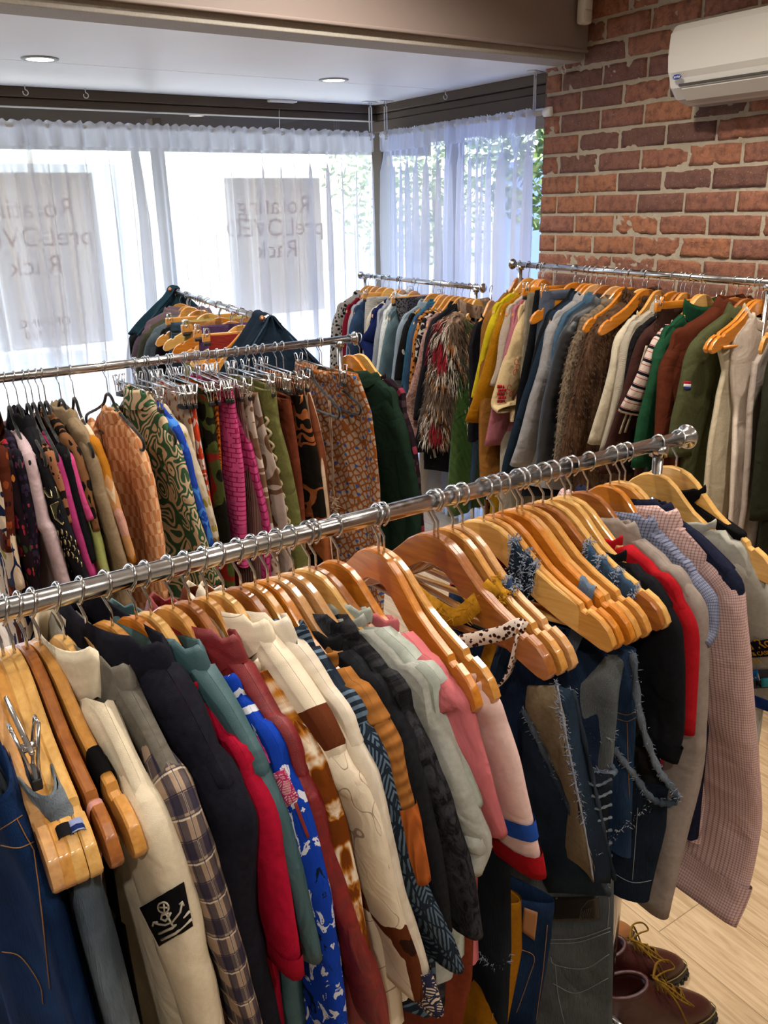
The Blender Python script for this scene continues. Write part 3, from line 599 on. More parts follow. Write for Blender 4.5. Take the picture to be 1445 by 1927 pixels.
# ------------------------------------------------------------------ garments
def sstep(x): x = min(max(x, 0), 1); return x*x*(3-2*x)
GL = {}
def garment(rack, name, label, cat, mat, path, nsh=1, sl=(.17, .13), hem=-.72, t=.026, hk=None, a=None, collar='tee', smat=None, cmat=None,
            wood_='honey', hang='wood', yaw=None, short=None, fold=1., far=True, full=False, ridge=False, bar=False, edge=None, sheer=0, group=None, bodyw=None, flare=0., cuff=None):
    rnd = random.Random(hash(label) % 9999 if False else sum(map(ord, label)))
    L = [rack.loc(*p) for p in path]
    if a is None: a = rack.loc(hk[0], hk[1], 0)[0] if hk else L[0][0]
    L = [(q[0]-a, q[1], q[2]) for q in L]
    GL[label[:40]] = (round(a, 3), [tuple(round(float(c), 3) for c in q) for q in L])
    o = empty(name); rack.place(o, a)
    tag(o, label, cat, group)
    sh = L[:nsh+1]; low = L[nsh:]; ssh = sh[-1][1]; zsh = min(sh[-1][2], -.12)
    dz = [q[2] for q in L]; dx = [max(min(q[0], .16), -.16) for q in L]
    order = sorted(range(len(L)), key=lambda i: dz[i]); zz = [dz[i] for i in order]; xx = [dx[i] for i in order]
    x_sh = max(min(sh[-1][0], .16), -.16); z_sh = sh[-1][2]
    def xo(s, z):
        if s <= 0: return x_sh*s/ssh if hang == 'wood' else 0.
        x = x_sh*min(s/ssh, 1)
        if z < z_sh: x += (float(np.interp(z, zz, xx))-x_sh)*sstep(s/ssh)
        return x
    hz0 = itp(HT, 0) if hang == 'wood' else -.08
    TOP = sh+[(low[0][0], ssh+.03, sh[-1][2]-.05)] if sl else L[:1]+L[1:nsh+1]
    hsc = 1. if (full or hang != 'wood') else min(1, (ssh-.022)/.221)
    ts = [q[1] for q in TOP]; tz = [q[2] for q in TOP]
    if hang == 'wood': tz[0] = max(tz[0], itp(HT, ts[0]/hsc)+.009)
    if collar == 'open' or collar == 'waist': ns = 9.
    else: ns = sh[0][1]
    def ztop(s):
        z = float(np.interp(abs(s), ts, tz))
        if hang == 'wood' and abs(s)/hsc < .221: z = max(z, itp(HT, s/hsc)+.009)
        return z
    # body: two cloth layers that meet over the hanger and at the side seams
    NU, NV = 30, 30; ph = [rnd.uniform(0, 6.28) for _ in range(8)]; amp = .0055*fold
    pw = bodyw
    def half(zz_):
        if collar in ('waist', 'strip') or not sl:
            return float(np.interp(-zz_, [-q[2] for q in L], [q[1] for q in L]))
        return ssh-.012+(flare*max(0, -zz_-.25))
    V = []; F = []; ring = 2*NU
    for j in range(NV+1):
        v = (j/NV)**1.7
        for k in range(ring):
            u = -math.cos(PI*k/NU) if k <= NU else math.cos(PI*(k-NU)/NU)
            side = 1 if k <= NU else -1
            hw0 = half(-.3); s = u*hw0; z_t = ztop(s)
            neck = abs(s) < ns and collar not in ('waist', 'open')
            if collar in ('waist', 'open'): z_t = tz[0]
            if neck: z_t = tz[0]-(.03+.03*(side > 0))*math.sqrt(max(0, 1-(s/ns)**2))
            z = z_t+(hem-z_t)*v+.008*math.sin(s*14+ph[0])*v
            hw = half(z); s = u*hw*(1+.03*math.sin(z*11+ph[1])*v)
            d = z_t-z; g = math.sqrt(max(0, 1-(1-min(d/.022, 1))**2)); g = max(g, .25)
            if neck: g = max(g, .62)
            if collar in ('waist', 'open'): g = 1
            ed = (max(0, 1-abs(u)**6.0))**.5
            if j == 0 and not neck and collar not in ('waist', 'open'): ed *= .04
            x = side*max(t/2*g*ed, .0115*(ed > .3) if hang == 'wood' or name == 'sweatshirt' else 0)*(1+.25*math.sin(s*30+ph[2]+z*3))+amp*min(1, d*4)*(math.sin(s*38+ph[3]+math.sin(z*5+ph[4])*1.2)+.6*math.sin(s*71+ph[5]+z*4))
            x += side*.003*fold*math.sin(s*55+side*2+z*9)*min(1, d*5)
            V.append((x+xo(s, z), -s, z))
    for j in range(NV):
        for k in range(ring): F.append((j*ring+k, j*ring+(k+1) % ring, (j+1)*ring+(k+1) % ring, (j+1)*ring+k))
    body = cloth(mk('waist_body' if collar == 'waist' else 'body', V, F, mat, o), [(1, v[1], v[2]) for v in V])
    # sleeves
    if sl:
        def sleeve(pts, sgn):
            P = crom(pts, 12 if ridge else 5); n_ = len(P); K = 20; V = []; F = []
            cum = [0.]
            for i in range(1, n_): cum.append(cum[-1]+np.linalg.norm(P[i]-P[i-1]))
            Lt = cum[-1]
            def rings(i, sc_, back=0.):
                w = (sl[0]+(sl[1]-sl[0])*min(1, cum[i]/max(Lt, .01)))*min(1, .62+cum[i]/.2); fr = cum[i]/Lt
                tn = P[min(i+1, n_-1)]-P[max(i-1, 0)]; tn = tn/np.linalg.norm(tn)
                inn = np.cross(np.array([1., 0, 0]), tn); inn /= np.linalg.norm(inn)
                if inn[1]*sgn > 0: inn = -inn
                cap = min(1, .5+cum[i]/.09); c = P[i]+inn*w/2-tn*back
                nx = np.cross(inn, tn); out = []
                for k in range(K):
                    an = 2*PI*k/K; ca, sa = math.cos(an), math.sin(an)
                    ca_ = math.copysign(abs(ca)**.8, ca); sa_ = math.copysign(abs(sa)**.8, sa)
                    rr = 1+.10*fold*math.sin(an*3+ph[6]+cum[i]*18)*min(1, fr*3)+.06*fold*math.sin(an*5+cum[i]*40+ph[7])*min(1, fr*3)+.05*fold*math.sin(cum[i]*75+an*2+ph[0])
                    th = (t*.62+.007)*cap*(1-.35*fr)
                    if ridge and cum[i] > .05: rr *= 1+.13*abs(math.sin(cum[i]*95))-.06
                    # keep the outer edge on the traced line
                    ku = w/2*(1 if ca < 0 else rr)
                    out.append(c-inn*(-ca_*ku)*1.+nx*sa_*th*rr*sc_) if False else out.append(c+inn*ca_*w/2*(rr if ca > 0 else 1)*sc_+nx*sa_*th*rr*sc_)
                return out
            for i in range(n_): V += rings(i, 1.)
            V += rings(n_-1, .9); V += rings(n_-1, .84, .035)
            V = [(q[0], -q[1], q[2]) for q in V]; R_ = n_+2
            for i in range(R_-1):
                for k in range(K): F.append((i*K+k, i*K+(k+1) % K, (i+1)*K+(k+1) % K, (i+1)*K+k))
            F.append(tuple(range(K-1, -1, -1)))
            so_ = mk('sleeve', V, F, smat or mat, o); cm2 = cum+[cum[-1], cum[-1]]
            cloth(so_, [(1, abs(k-K/2)/K*2*sl[0]*1.1+.3*sgn, -cm2[i]) for i in range(R_) for k in range(K)])
            if cuff:
                hc, cm_ = cuff; j0 = max(0, max(i for i in range(n_) if Lt-cum[i] >= hc*.999)-0)
                V2 = []
                for i in (list(range(j0, n_))): V2 += [(q[0], -q[1], q[2]) for q in rings(i, 1.06)]
                V2 += [(q[0], -q[1], q[2]) for q in rings(n_-1, .9)]; m_ = n_-j0+1
                F2 = [(i*K+k, i*K+(k+1) % K, (i+1)*K+(k+1) % K, (i+1)*K+k) for i in range(m_-1) for k in range(K)]
                mk('cuff', V2, F2, cm_, so_)
        s0_ = ssh-.055; st_ = (x_sh*s0_/ssh, s0_, ztop(s0_)-.004); low = [st_, (x_sh, ssh, min(low[0][2], st_[2]-.012))]+list(low[1:])
        near = [np.array((q[0], q[1], q[2])) for q in low]
        sleeve(near, 1)
        if far:
            fp = [np.array((-x_sh+.1*(q[0]-x_sh), -q[1], q[2])) for i, q in enumerate(low)]
            sleeve(fp, -1)
    # collar
    if collar in ('tee', 'shirt', 'crew', 'stand'):
        K = 28; h = {'tee': .018, 'crew': .026, 'shirt': .034, 'stand': .05}[collar]; z0 = tz[0]; V = []; F = []; tx = t*.5+.004
        prof = {'shirt': [(0, -.012), (.001, h*.9), (.004, h), (.009, h*.7), (.015, -.004), (.017, -.022)]}.get(collar, [(0, -.012), (.0015, 0), (.002, h*.7), (0, h), (-.004, h*.6), (-.004, -.01)])
        nP = len(prof)
        for k in range(K):
            an = 2*PI*k/K; cs, sn_ = math.cos(an), math.sin(an)
            for (off, hh) in prof:
                dip = (.03+.03*(sn_ > 0))*abs(sn_)**1.2*(.55 if collar != 'tee' else .95)
                s_ = cs*(ns-.004+off); V.append((sn_*(tx+off)+xo(s_, z0), -s_, z0-dip+hh*(1 if abs(cs) < .9 or collar == 'stand' else .6)))
        for k in range(K):
            for p_ in range(nP-1): F.append((k*nP+p_, ((k+1) % K)*nP+p_, ((k+1) % K)*nP+p_+1, k*nP+p_+1))
        cloth(mk('collar', V, F, cmat or mat, o), [(1, v[1], v[2]) for v in V])
    if collar == 'waist':
        K = 2*NU; V = []; F = []; pr = [(1.0, -.035), (1.12, -.03), (1.16, -.012), (1.1, .003), (.95, .002), (.9, -.03)]
        hw = half(-.3) if False else half(tz[0])
        for k in range(K):
            u = -math.cos(PI*k/NU) if k <= NU else math.cos(PI*(k-NU)/NU); side = 1 if k <= NU else -1
            ed = (max(0, 1-abs(u)**3))**.5
            for (f_, hh) in pr: V.append((side*t/2*ed*f_+xo(u*hw, tz[0]), -u*hw*(1+(f_-1)*.06), tz[0]+hh))
        for k in range(K):
            for p_ in range(5): F.append((k*6+p_, ((k+1) % K)*6+p_, ((k+1) % K)*6+p_+1, k*6+p_+1))
        mk('waistband', V, F, cmat or mat, o)
    if yaw is None:
        q = sh[-1]; yaw = math.atan2(x_sh, q[1])
    if hang:
        sh_ = short or label.split(' on ')[0]
        nm = {'wood': 'wooden hanger', 'velvet': 'black velvet hanger', 'clip': 'metal clip hanger', 'woodclip': 'wooden clip hanger'}[hang]
        wl = {'light': 'light', 'honey': 'honey coloured', 'orange': 'amber', 'brown': 'dark brown', 'pale': 'pinkish pale'}[wood_]
        lb = (wl+' ' if hang == 'wood' else '')+nm+' carrying the '+sh_
        sc = hsc if hang != 'velvet' else min(1, (ssh+.004)/.205)
        hanger(rack, a, wood_, ' '.join(lb.split()[:16]), 'hangers on the '+rack.short, yaw, bar, hang, sc)
    return o
def surf_panel(name, rack, a, pts, mat, parent, th=.004, fold=1.):     # a cloth panel with its own outline
    L = [rack.loc(*p) for p in pts]; bm = bmesh.new(); vs = [bm.verts.new((q[0]-a, -q[1], q[2])) for q in L]
    f = bm.faces.new(vs); bmesh.ops.triangulate(bm, faces=[f])
    bmesh.ops.subdivide_edges(bm, edges=bm.edges[:], cuts=3, use_grid_fill=True)
    for v in bm.verts: v.co.x += .004*fold*math.sin(v.co.z*40+v.co.y*60)
    me = D.meshes.new(name); bm.to_mesh(me); bm.free(); o = link(name, me, mat, parent)
    md = o.modifiers.new('thick', 'SOLIDIFY'); md.thickness = th; md.offset = 0; return o
def fray(name, P, mat, parent, n, ln, seed=1, w=.0009, down=.5):          # loose threads along an edge, local coordinates
    r = random.Random(seed); V = []; F = []; P = crom(P, 8)
    for i in range(n):
        p = Vector(P[r.randrange(len(P)-1)]); q = Vector(P[min(len(P)-1, 1+r.randrange(len(P)-1))]); b = p+Vector((r.gauss(0, .003), r.gauss(0, .003), r.gauss(0, .003)))
        d = Vector((r.gauss(0, 1), r.gauss(0, 1), r.gauss(0, 1)-down)).normalized()*ln*r.uniform(.4, 1.3)
        e = Vector((r.gauss(0, 1), r.gauss(0, 1), r.gauss(0, 1)))*ln*.3; s_ = d.orthogonal().normalized()*w
        k = len(V); V += [b-s_, b+s_, b+d*.5+e*.5-s_, b+d*.5+e*.5+s_, b+d+e]
        F += [(k, k+1, k+3, k+2), (k+2, k+3, k+4)]
    return tag(mk(name, V, F, mat, parent), kind='stuff')
def pile(name, src, mat, parent, n, ln, seed=1, w=.0012, hang=.8):        # fur strands rooted on a mesh
    r = random.Random(seed); me = src.data; V = []; F = []; ps = me.polygons; ar = np.array([p.area for p in ps]); ar = np.cumsum(ar/ar.sum())
    for i in range(n):
        p = ps[min(len(ps)-1, int(np.searchsorted(ar, r.random())))]; vs = [me.vertices[k].co for k in p.vertices]
        w_ = [r.random() for _ in vs]; sw = sum(w_); b = sum((v*(k/sw) for v, k in zip(vs, w_)), Vector())
        nn = p.normal.copy(); d = (nn+Vector((r.gauss(0, .25), r.gauss(0, .25), -hang+r.gauss(0, .25)))).normalized()*ln*r.uniform(.6, 1.3); s_ = d.cross(nn+Vector((.01, .02, 0))).normalized()*w
        k = len(V); V += [b-s_, b+s_, b+d*.55+nn*ln*.12-s_*.8, b+d*.55+nn*ln*.12+s_*.8, b+d+Vector((0, 0, -ln*.25))]
        F += [(k, k+1, k+3, k+2), (k+2, k+3, k+4)]
    return tag(mk(name, V, F, mat, parent), kind='stuff')
def pile_multi(name, src, mats, parent, n, ln, seed, w, hang, fs=9.):
    r = random.Random(seed); me = src.data; V = []; F = []; MI = []; ps = me.polygons; ar = np.array([p.area for p in ps]); ar = np.cumsum(ar/ar.sum())
    for i in range(n):
        p = ps[min(len(ps)-1, int(np.searchsorted(ar, r.random())))]; vs = [me.vertices[k].co for k in p.vertices]
        w_ = [r.random() for _ in vs]; sw = sum(w_); b = sum((v*(k/sw) for v, k in zip(vs, w_)), Vector())
        nn = p.normal.copy(); d = (nn+Vector((r.gauss(0, .22), r.gauss(0, .22), -hang+r.gauss(0, .25)))).normalized()*ln*r.uniform(.6, 1.3); s_ = d.cross(nn+Vector((.01, .02, 0))).normalized()*w
        q = noise.noise((b.x*fs*1.6+5, b.y*fs*1.6, b.z*fs*.55+seed*0))*1.15+.5+r.gauss(0, .05); mi = int(min(max(q, 0), .999)*len(mats))
        k = len(V); V += [b-s_, b+s_, b+d*.55+nn*ln*.12-s_*.8, b+d*.55+nn*ln*.12+s_*.8, b+d+Vector((0, 0, -ln*.25))]
        F += [(k, k+1, k+3, k+2), (k+2, k+3, k+4)]; MI += [mi, mi]
    o = mk(name, V, F, None, parent)
    for m_ in mats: o.data.materials.append(m_)
    o.data.polygons.foreach_set('material_index', MI); return tag(o, kind='stuff')
def kid(o, name): return [c for c in D.objects if c.parent == o and c.name.split('.')[0] == name]

NR = ' on the nearest rack'
f = fabric
HK = dict(a=(7,1233),b=(28,1230),c=(52,1221),d=(78,1216),e=(123,1202),f=(166,1192),g=(213,1182),h=(258,1166),i=(285,1159),j=(327,1150),k=(358,1142),l=(391,1131),m=(422,1124),n=(454,1111),o=(481,1107),p=(505,1107),q=(526,1095),r=(552,1076),s=(583,1076),t=(595,1073),u=(637,1062),v=(713,1052),w=(723,1043),x=(817,1007),x2=(824,1005),y=(852,990),z=(870,988),A=(910,982),B=(928,969),C=(945,965),D=(973,959),E=(982,959),F=(1002,963),G=(1021,959),H=(1037,955),I=(1062,938),J=(1074,926),K=(1105,924),L=(1148,910),M=(1165,900),N=(1176,897),O=(1233,891),P=(1272,877))
KH = {k: FR.loc(v[0], v[1], 0)[0] for k, v in HK.items()}
def G1(k, *args, **kw): return garment(FR, *args, a=KH[k], **kw)
cream = f('plain', ['#dccfb6', '#d2c4aa'])
e_ = G1('e', 'sweatshirt', 'cream ribbed sweatshirt with black anchor patch on its sleeve', 'sweatshirt', cream,
   [(170,1300,.085),(250,1425,.155),(300,1550,.212),(345,1690,.235),(372,1820,.245),(400,1927,.245),(425,2040,.24)], 2, (.155,.12), -.68, .036, collar='stand', wood_='light', bar=True, fold=.8)
G1('f', 'shirt', 'grey cotton shirt with navy and beige plaid sleeves', 'shirt', f('plain', ['#6f6a61', '#625e56']),
   [(222,1283,.095),(285,1390,.155),(343,1490,.205),(378,1600,.23),(420,1720,.24),(455,1840,.245),(478,1927,.245),(505,2050,.24)], 2, (.15,.11), -.72, .03, collar='shirt', wood_='pale', smat=f('plaid', ['#9c8672', '#23233a', '#c9bba6'], .6), fold=.8)
G1('g', 'coat', 'navy black wool coat with a hanger tip poking through', 'coat', f('plain', ['#15151d', '#1d1d27']),
   [(265,1248,.1),(335,1335,.15),(400,1440,.195),(447,1520,.225),(460,1600,.235),(462,1700,.235),(480,1800,.235),(510,1927,.235),(530,2040,.235)], 3, (.17,.14), -.9, .042, collar='shirt', wood_='honey', full=True)
G1('h', 'tee_shirt', 'crimson short sleeved tee with ribbed collar', 't-shirt', f('plain', ['#a3122f', '#8e0f29']),
   [(362,1312,.11),(420,1400,.155),(470,1468,.19),(503,1516,.212),(525,1620,.235),(548,1740,.25),(562,1838,.255)], 3, (.175,.19), -.68, .032, collar='crew', wood_='orange', fold=.6, cuff=(.026, f('plain', ['#9a1029', '#8a0e27'])))
G1('i', 'shirt', 'teal satin short sleeved shirt with pale fern print', 'shirt', f('tiedye', ['#33545a', '#8fb0ac'], 1.6, .6),
   [(350,1250,.09),(405,1335,.14),(465,1420,.18),(515,1495,.205),(545,1580,.225),(572,1690,.24),(600,1815,.25)], 3, (.165,.175), -.72, .03, collar='shirt', wood_='light')
blu = f('palm', ['#12389c', '#c4c8d2', '#0b1a30'], .8)
hw = G1('j', 'hawaiian_shirt', 'royal blue hawaiian shirt printed with pink hibiscus and guitar', 'shirt', blu,
   [(440,1297,.11),(480,1370,.15),(525,1440,.185),(562,1500,.21),(590,1600,.232),(618,1720,.245),(645,1927,.245),(655,2020,.24)], 3, (.16,.13), -.74, .03, collar='shirt', wood_='honey')
G1('k', 'shirt', 'dark red brocade shirt with floral border at the hem', 'shirt', f('shine', ['#6a0d15', '#851218'], 1.2, .55),
   [(432,1225,.085),(487,1311,.13),(525,1385,.165),(555,1433,.19),(592,1500,.212),(621,1617,.232),(650,1690,.24),(687,1801,.247),(715,1877,.247),(730,1940,.247)], 4, (.15,.12), -.72, .03, collar='shirt', wood_='brown')
G1('l', 'blouse', 'brown and gold animal print blouse', 'blouse', f('giraffe', ['#6b350e', '#a8691e', '#e3d3bb'], 1.3),
   [(470,1262,.1),(510,1312,.135),(552,1368,.165),(590,1410,.19),(615,1470,.21),(636,1540,.222),(652,1620,.232),(668,1690,.24),(690,1800,.245)], 3, (.12,.1), -.66, .028, collar='tee', wood_='honey')
cow = f('cow', ['#d9cbb4', '#5a2c17', '#2b1710'], 1.0)
G1('m', 'shirt', 'cream short sleeved shirt with brown cowhide patches', 'shirt', cow,
   [(478,1199,.08),(521,1256,.12),(556,1305,.15),(594,1356,.18),(625,1401,.2),(655,1452,.216),(690,1510,.227),(718,1576,.235),(743,1680,.245),(767,1756,.25),(788,1825,.255),(793,1885,.255)], 5, (.17,.19), -.68, .032, collar='shirt', wood_='light', fold=.6)
jq = G1('n', 'shirt', 'cream jacquard shirt with navy greek band at the sleeve hem', 'shirt', f('shine', ['#d6cbba', '#cabda9'], 1),
   [(512,1197,.08),(559,1253,.12),(608,1318,.155),(660,1381,.185),(694,1433,.207),(712,1490,.222),(734,1583,.235),(760,1704,.247),(785,1773,.252),(812,1860,.257),(828,1908,.258)], 4, (.17,.19), -.66, .03, collar='shirt', wood_='brown', fold=.6, cuff=(.075, f('tapa', ['#2a2c4a', '#cdbfa6'], .5)))
G1('o', 'shirt', 'slate blue shirt with navy tribal print', 'shirt', f('tapa', ['#1e2733', '#56697a']),
   [(552,1208,.085),(597,1256,.12),(642,1311,.152),(687,1363,.182),(715,1408,.205),(735,1470,.22),(758,1540,.232),(784,1621,.242),(810,1697,.25),(846,1766,.258),(870,1832,.262)], 4, (.17,.195), -.7, .03, collar='shirt', wood_='honey', fold=.6)
G1('p', 'polo_shirt', 'tan knitted polo shirt with ribbed orange cuff', 'polo shirt', f('knit', ['#97622f'], 3.),
   [(622,1256,.12),(663,1298,.15),(704,1336,.178),(736,1384,.202),(752,1440,.218),(768,1500,.23),(790,1593,.243),(801,1662,.248)], 3, (.14,.12), -.66, .032, collar='crew', wood_='orange', cuff=(.1, f('rib', ['#a85a28'], 1.5)))
G1('q', 'tee_shirt', 'charcoal black tee between the tan polo and the acid wash denim', 't-shirt', f('plain', ['#17181b', '#202226']),
   [(640,1240,.1),(687,1284,.135),(732,1329,.165),(764,1374,.193),(780,1425,.212),(800,1500,.23),(825,1600,.245),(847,1760,.255)], 3, (.16,.15), -.68, .03, collar='crew', wood_='pale')
G1('r', 'denim_shirt', 'black acid washed denim shirt', 'denim shirt', f('acid', ['#141417', '#3b3b40'], 2.2),
   [(668,1225,.09),(700,1262,.115),(738,1308,.145),(778,1358,.175),(800,1400,.2),(822,1455,.218),(846,1520,.232),(868,1590,.243),(888,1655,.25),(900,1724,.255),(906,1768,.258)], 4, (.17,.19), -.72, .034, collar='shirt', wood_='pale')
G1('s', 'tee_shirt', 'pale grey green tee with a knotted sleeve', 't-shirt', f('plain', ['#a9aaa3', '#9b9c95']),
   [(692,1215,.085),(735,1258,.12),(780,1305,.152),(820,1350,.182),(850,1393,.205),(868,1450,.222),(888,1510,.237),(908,1560,.247),(920,1600,.25),(902,1650,.245)], 4, (.16,.09), -.66, .034, collar='tee', wood_='light')
G1('t', 'tee_shirt', 'mint grey tee squeezed behind the pale tee with the knot', 't-shirt', f('plain', ['#a6ada4', '#9aa198']),
   [(705,1192,.085),(762,1262,.125),(812,1320,.16),(848,1368,.19),(868,1402,.21),(888,1460,.227),(905,1520,.238)], 4, (.15,.12), -.62, .03, collar='crew', wood_='brown')
kn = empty('sleeve_knot'); FR.place(kn, KH['s']); q = FR.loc(905, 1590, .245); m = MB()
m.lathe([(.0, -.022), (.014, -.02), (.024, -.008), (.027, .004), (.02, .018), (0, .022)], (0, 0, 0), 'z', 18)
for v in range(len(m.V)):
    x, y, z = m.V[v]; k_ = 1+.18*math.sin(z*160+math.atan2(y, x)*2); m.V[v] = (x*k_*.7, y*k_, z*1.1)
ko = mk('knot', [(v[0]+q[0]-KH['s'], v[1]-q[1]+.02, v[2]+q[2]) for v in m.V], m.F, f('plain', ['#a9aaa3', '#9b9c95'])); ko.parent = [x for x in D.objects if x.get('label', '').startswith('pale grey green tee')][0]; D.objects.remove(kn)
G1('u', 'tee_shirt', 'dusty pink tee with dark tie dye streaks', 't-shirt', f('tiedye', ['#b9666b', '#3b2b44'], 1.3),
   [(745,1196,.105),(794,1235,.145),(836,1277,.178),(868,1310,.203),(885,1345,.215),(900,1400,.228),(917,1460,.238),(938,1530,.245),(952,1575,.248)], 3, (.16,.13), -.66, .03, collar='crew', wood_='orange', fold=.6)
wt = G1('w', 'sweatshirt', 'off white pink sweatshirt sleeve with blue and red stripes', 'sweatshirt', f('plain', ['#d9b9b3', '#cfaea8']),
   [(895,1283,.195),(925,1312,.212),(950,1368,.225),(970,1430,.237),(988,1500,.247),(1006,1579,.256),(1021,1650,.262)], 1, (.165,.18), -.47, .032, hk=None, collar='tee', hang=None, fold=.6, cuff=(.035, f('plain', ['#9c141d', '#8c1019'])))
hanger(FR, KH['v'], 'orange', 'amber bare wooden hanger, left of the pair beside the pink tee', 'hangers on the nearest rack', .0, True)
hanger(FR, KH['w'], 'honey', 'honey wooden hanger with the striped white sweatshirt slipping off its tip', 'hangers on the nearest rack', .1, True)
# blue stripe on the sweatshirt sleeve
slv = kid(wt, 'sleeve')[0]; K = 20; me = slv.data; nr_ = len(me.vertices)//K; rr = [[Vector(me.vertices[i*K+k].co) for k in range(K)] for i in range(nr_-2)]
i0 = int(len(rr)*.755); seg = rr[i0:i0+3]; V = []
for r_ in seg:
    c = sum(r_, Vector())/K; V += [c+(v-c)*1.05 for v in r_]
mk('stripe', V, [(i*K+k, i*K+(k+1) % K, (i+1)*K+(k+1) % K, (i+1)*K+k) for i in range(2) for k in range(K)], f('plain', ['#234a9c', '#1e4290']), slv)

# right part of the nearest rack
G1('I', 'tee_shirt', 'black tee shirt left of the red tee', 't-shirt', f('plain', ['#101114', '#17181c']),
   [(1160,1054,.12),(1205,1088,.15),(1245,1122,.182),(1272,1165,.208),(1284,1220,.225),(1286,1300,.24),(1284,1385,.25),(1270,1436,.25)], 3, (.165,.15), -.72, .034, collar='tee', wood_='light', fold=.6, cuff=(.026, f('plain', ['#0e0f12'])))
G1('J', 'tee_shirt', 'bright red tee shirt beside the black tee', 't-shirt', f('plain', ['#a3161f', '#90131b']),
   [(1170,1034,.095),(1221,1076,.13),(1262,1104,.165),(1292,1130,.195),(1306,1170,.215),(1312,1262,.235),(1306,1385,.25)], 4, (.165,.15), -.7, .03, collar='tee', wood_='light', fold=.6)
G1('K', 'shirt', 'grey long shirt hanging behind the red tee', 'shirt', f('plain', ['#8d8179', '#82766e']),
   [(1185,1012,.085),(1240,1052,.13),(1290,1090,.17),(1322,1136,.205),(1330,1220,.225),(1328,1340,.24),(1318,1460,.25),(1285,1600,.255),(1255,1730,.255)], 3, (.13,.07), -.72, .03, collar='shirt', wood_='brown')
G1('L', 'shirt', 'blue grey gingham short sleeved shirt', 'shirt', f('check', ['#7b7f93', '#3c4159'], 1.2),
   [(1212,998,.085),(1262,1033,.125),(1305,1072,.16),(1338,1110,.195),(1350,1140,.212),(1348,1190,.225),(1335,1215,.228)], 3, (.15,.14), -.68, .03, collar='shirt', wood_='orange')
G1('M', 'shirt', 'pale pink checked long sleeved shirt reaching low over the floor', 'shirt', f('check', ['#c8aba4', '#8a6468'], 1.15),
   [(1252,984,.095),(1305,1022,.135),(1355,1060,.17),(1391,1096,.2),(1402,1160,.22),(1412,1260,.24),(1420,1350,.255),(1428,1450,.27),(1431,1560,.28),(1410,1670,.285),(1380,1742,.285)], 3, (.16,.2), -.74, .034, collar='shirt', wood_='honey', fold=1.0, cuff=(.06, f('check', ['#bfa29b', '#8a6468'], 1.15)))
G1('N', 'shirt', 'navy shirt showing between the pink checked shirt and grey jersey', 'shirt', f('plain', ['#171a2b', '#1d2136']),
   [(1262,965,.08),(1320,1005,.13),(1365,1050,.17),(1392,1090,.2),(1398,1150,.215),(1400,1220,.225)], 3, (.14,.14), -.7, .03, collar='shirt', wood_='light')
js = G1('O', 'jersey', 'light grey sports jersey with sleeve logos and blue piping', 'jersey', f('plain', ['#a3a199', '#979589']),
   [(1338,992,.115),(1372,1020,.14),(1405,1052,.17),(1438,1092,.2),(1460,1150,.22),(1478,1230,.235),(1490,1345,.245)], 3, (.19,.2), -.74, .034, collar='tee', wood_='light', fold=.5, cuff=(.022, f('plain', ['#1d3f94', '#1a3987'])))
G1('P', 'shirt', 'black sleeveless top with gold feather print at the rail end', 'top', f('tiedye', ['#0d0d0e', '#c5b48a'], 3.),
   [(1330,948,.07),(1358,962,.10),(1380,985,.13),(1402,1006,.155),(1403,1080,.155),(1405,1300,.165)], 3, None, -.7, .03, collar='tee', wood_='light', bar=True, full=True)

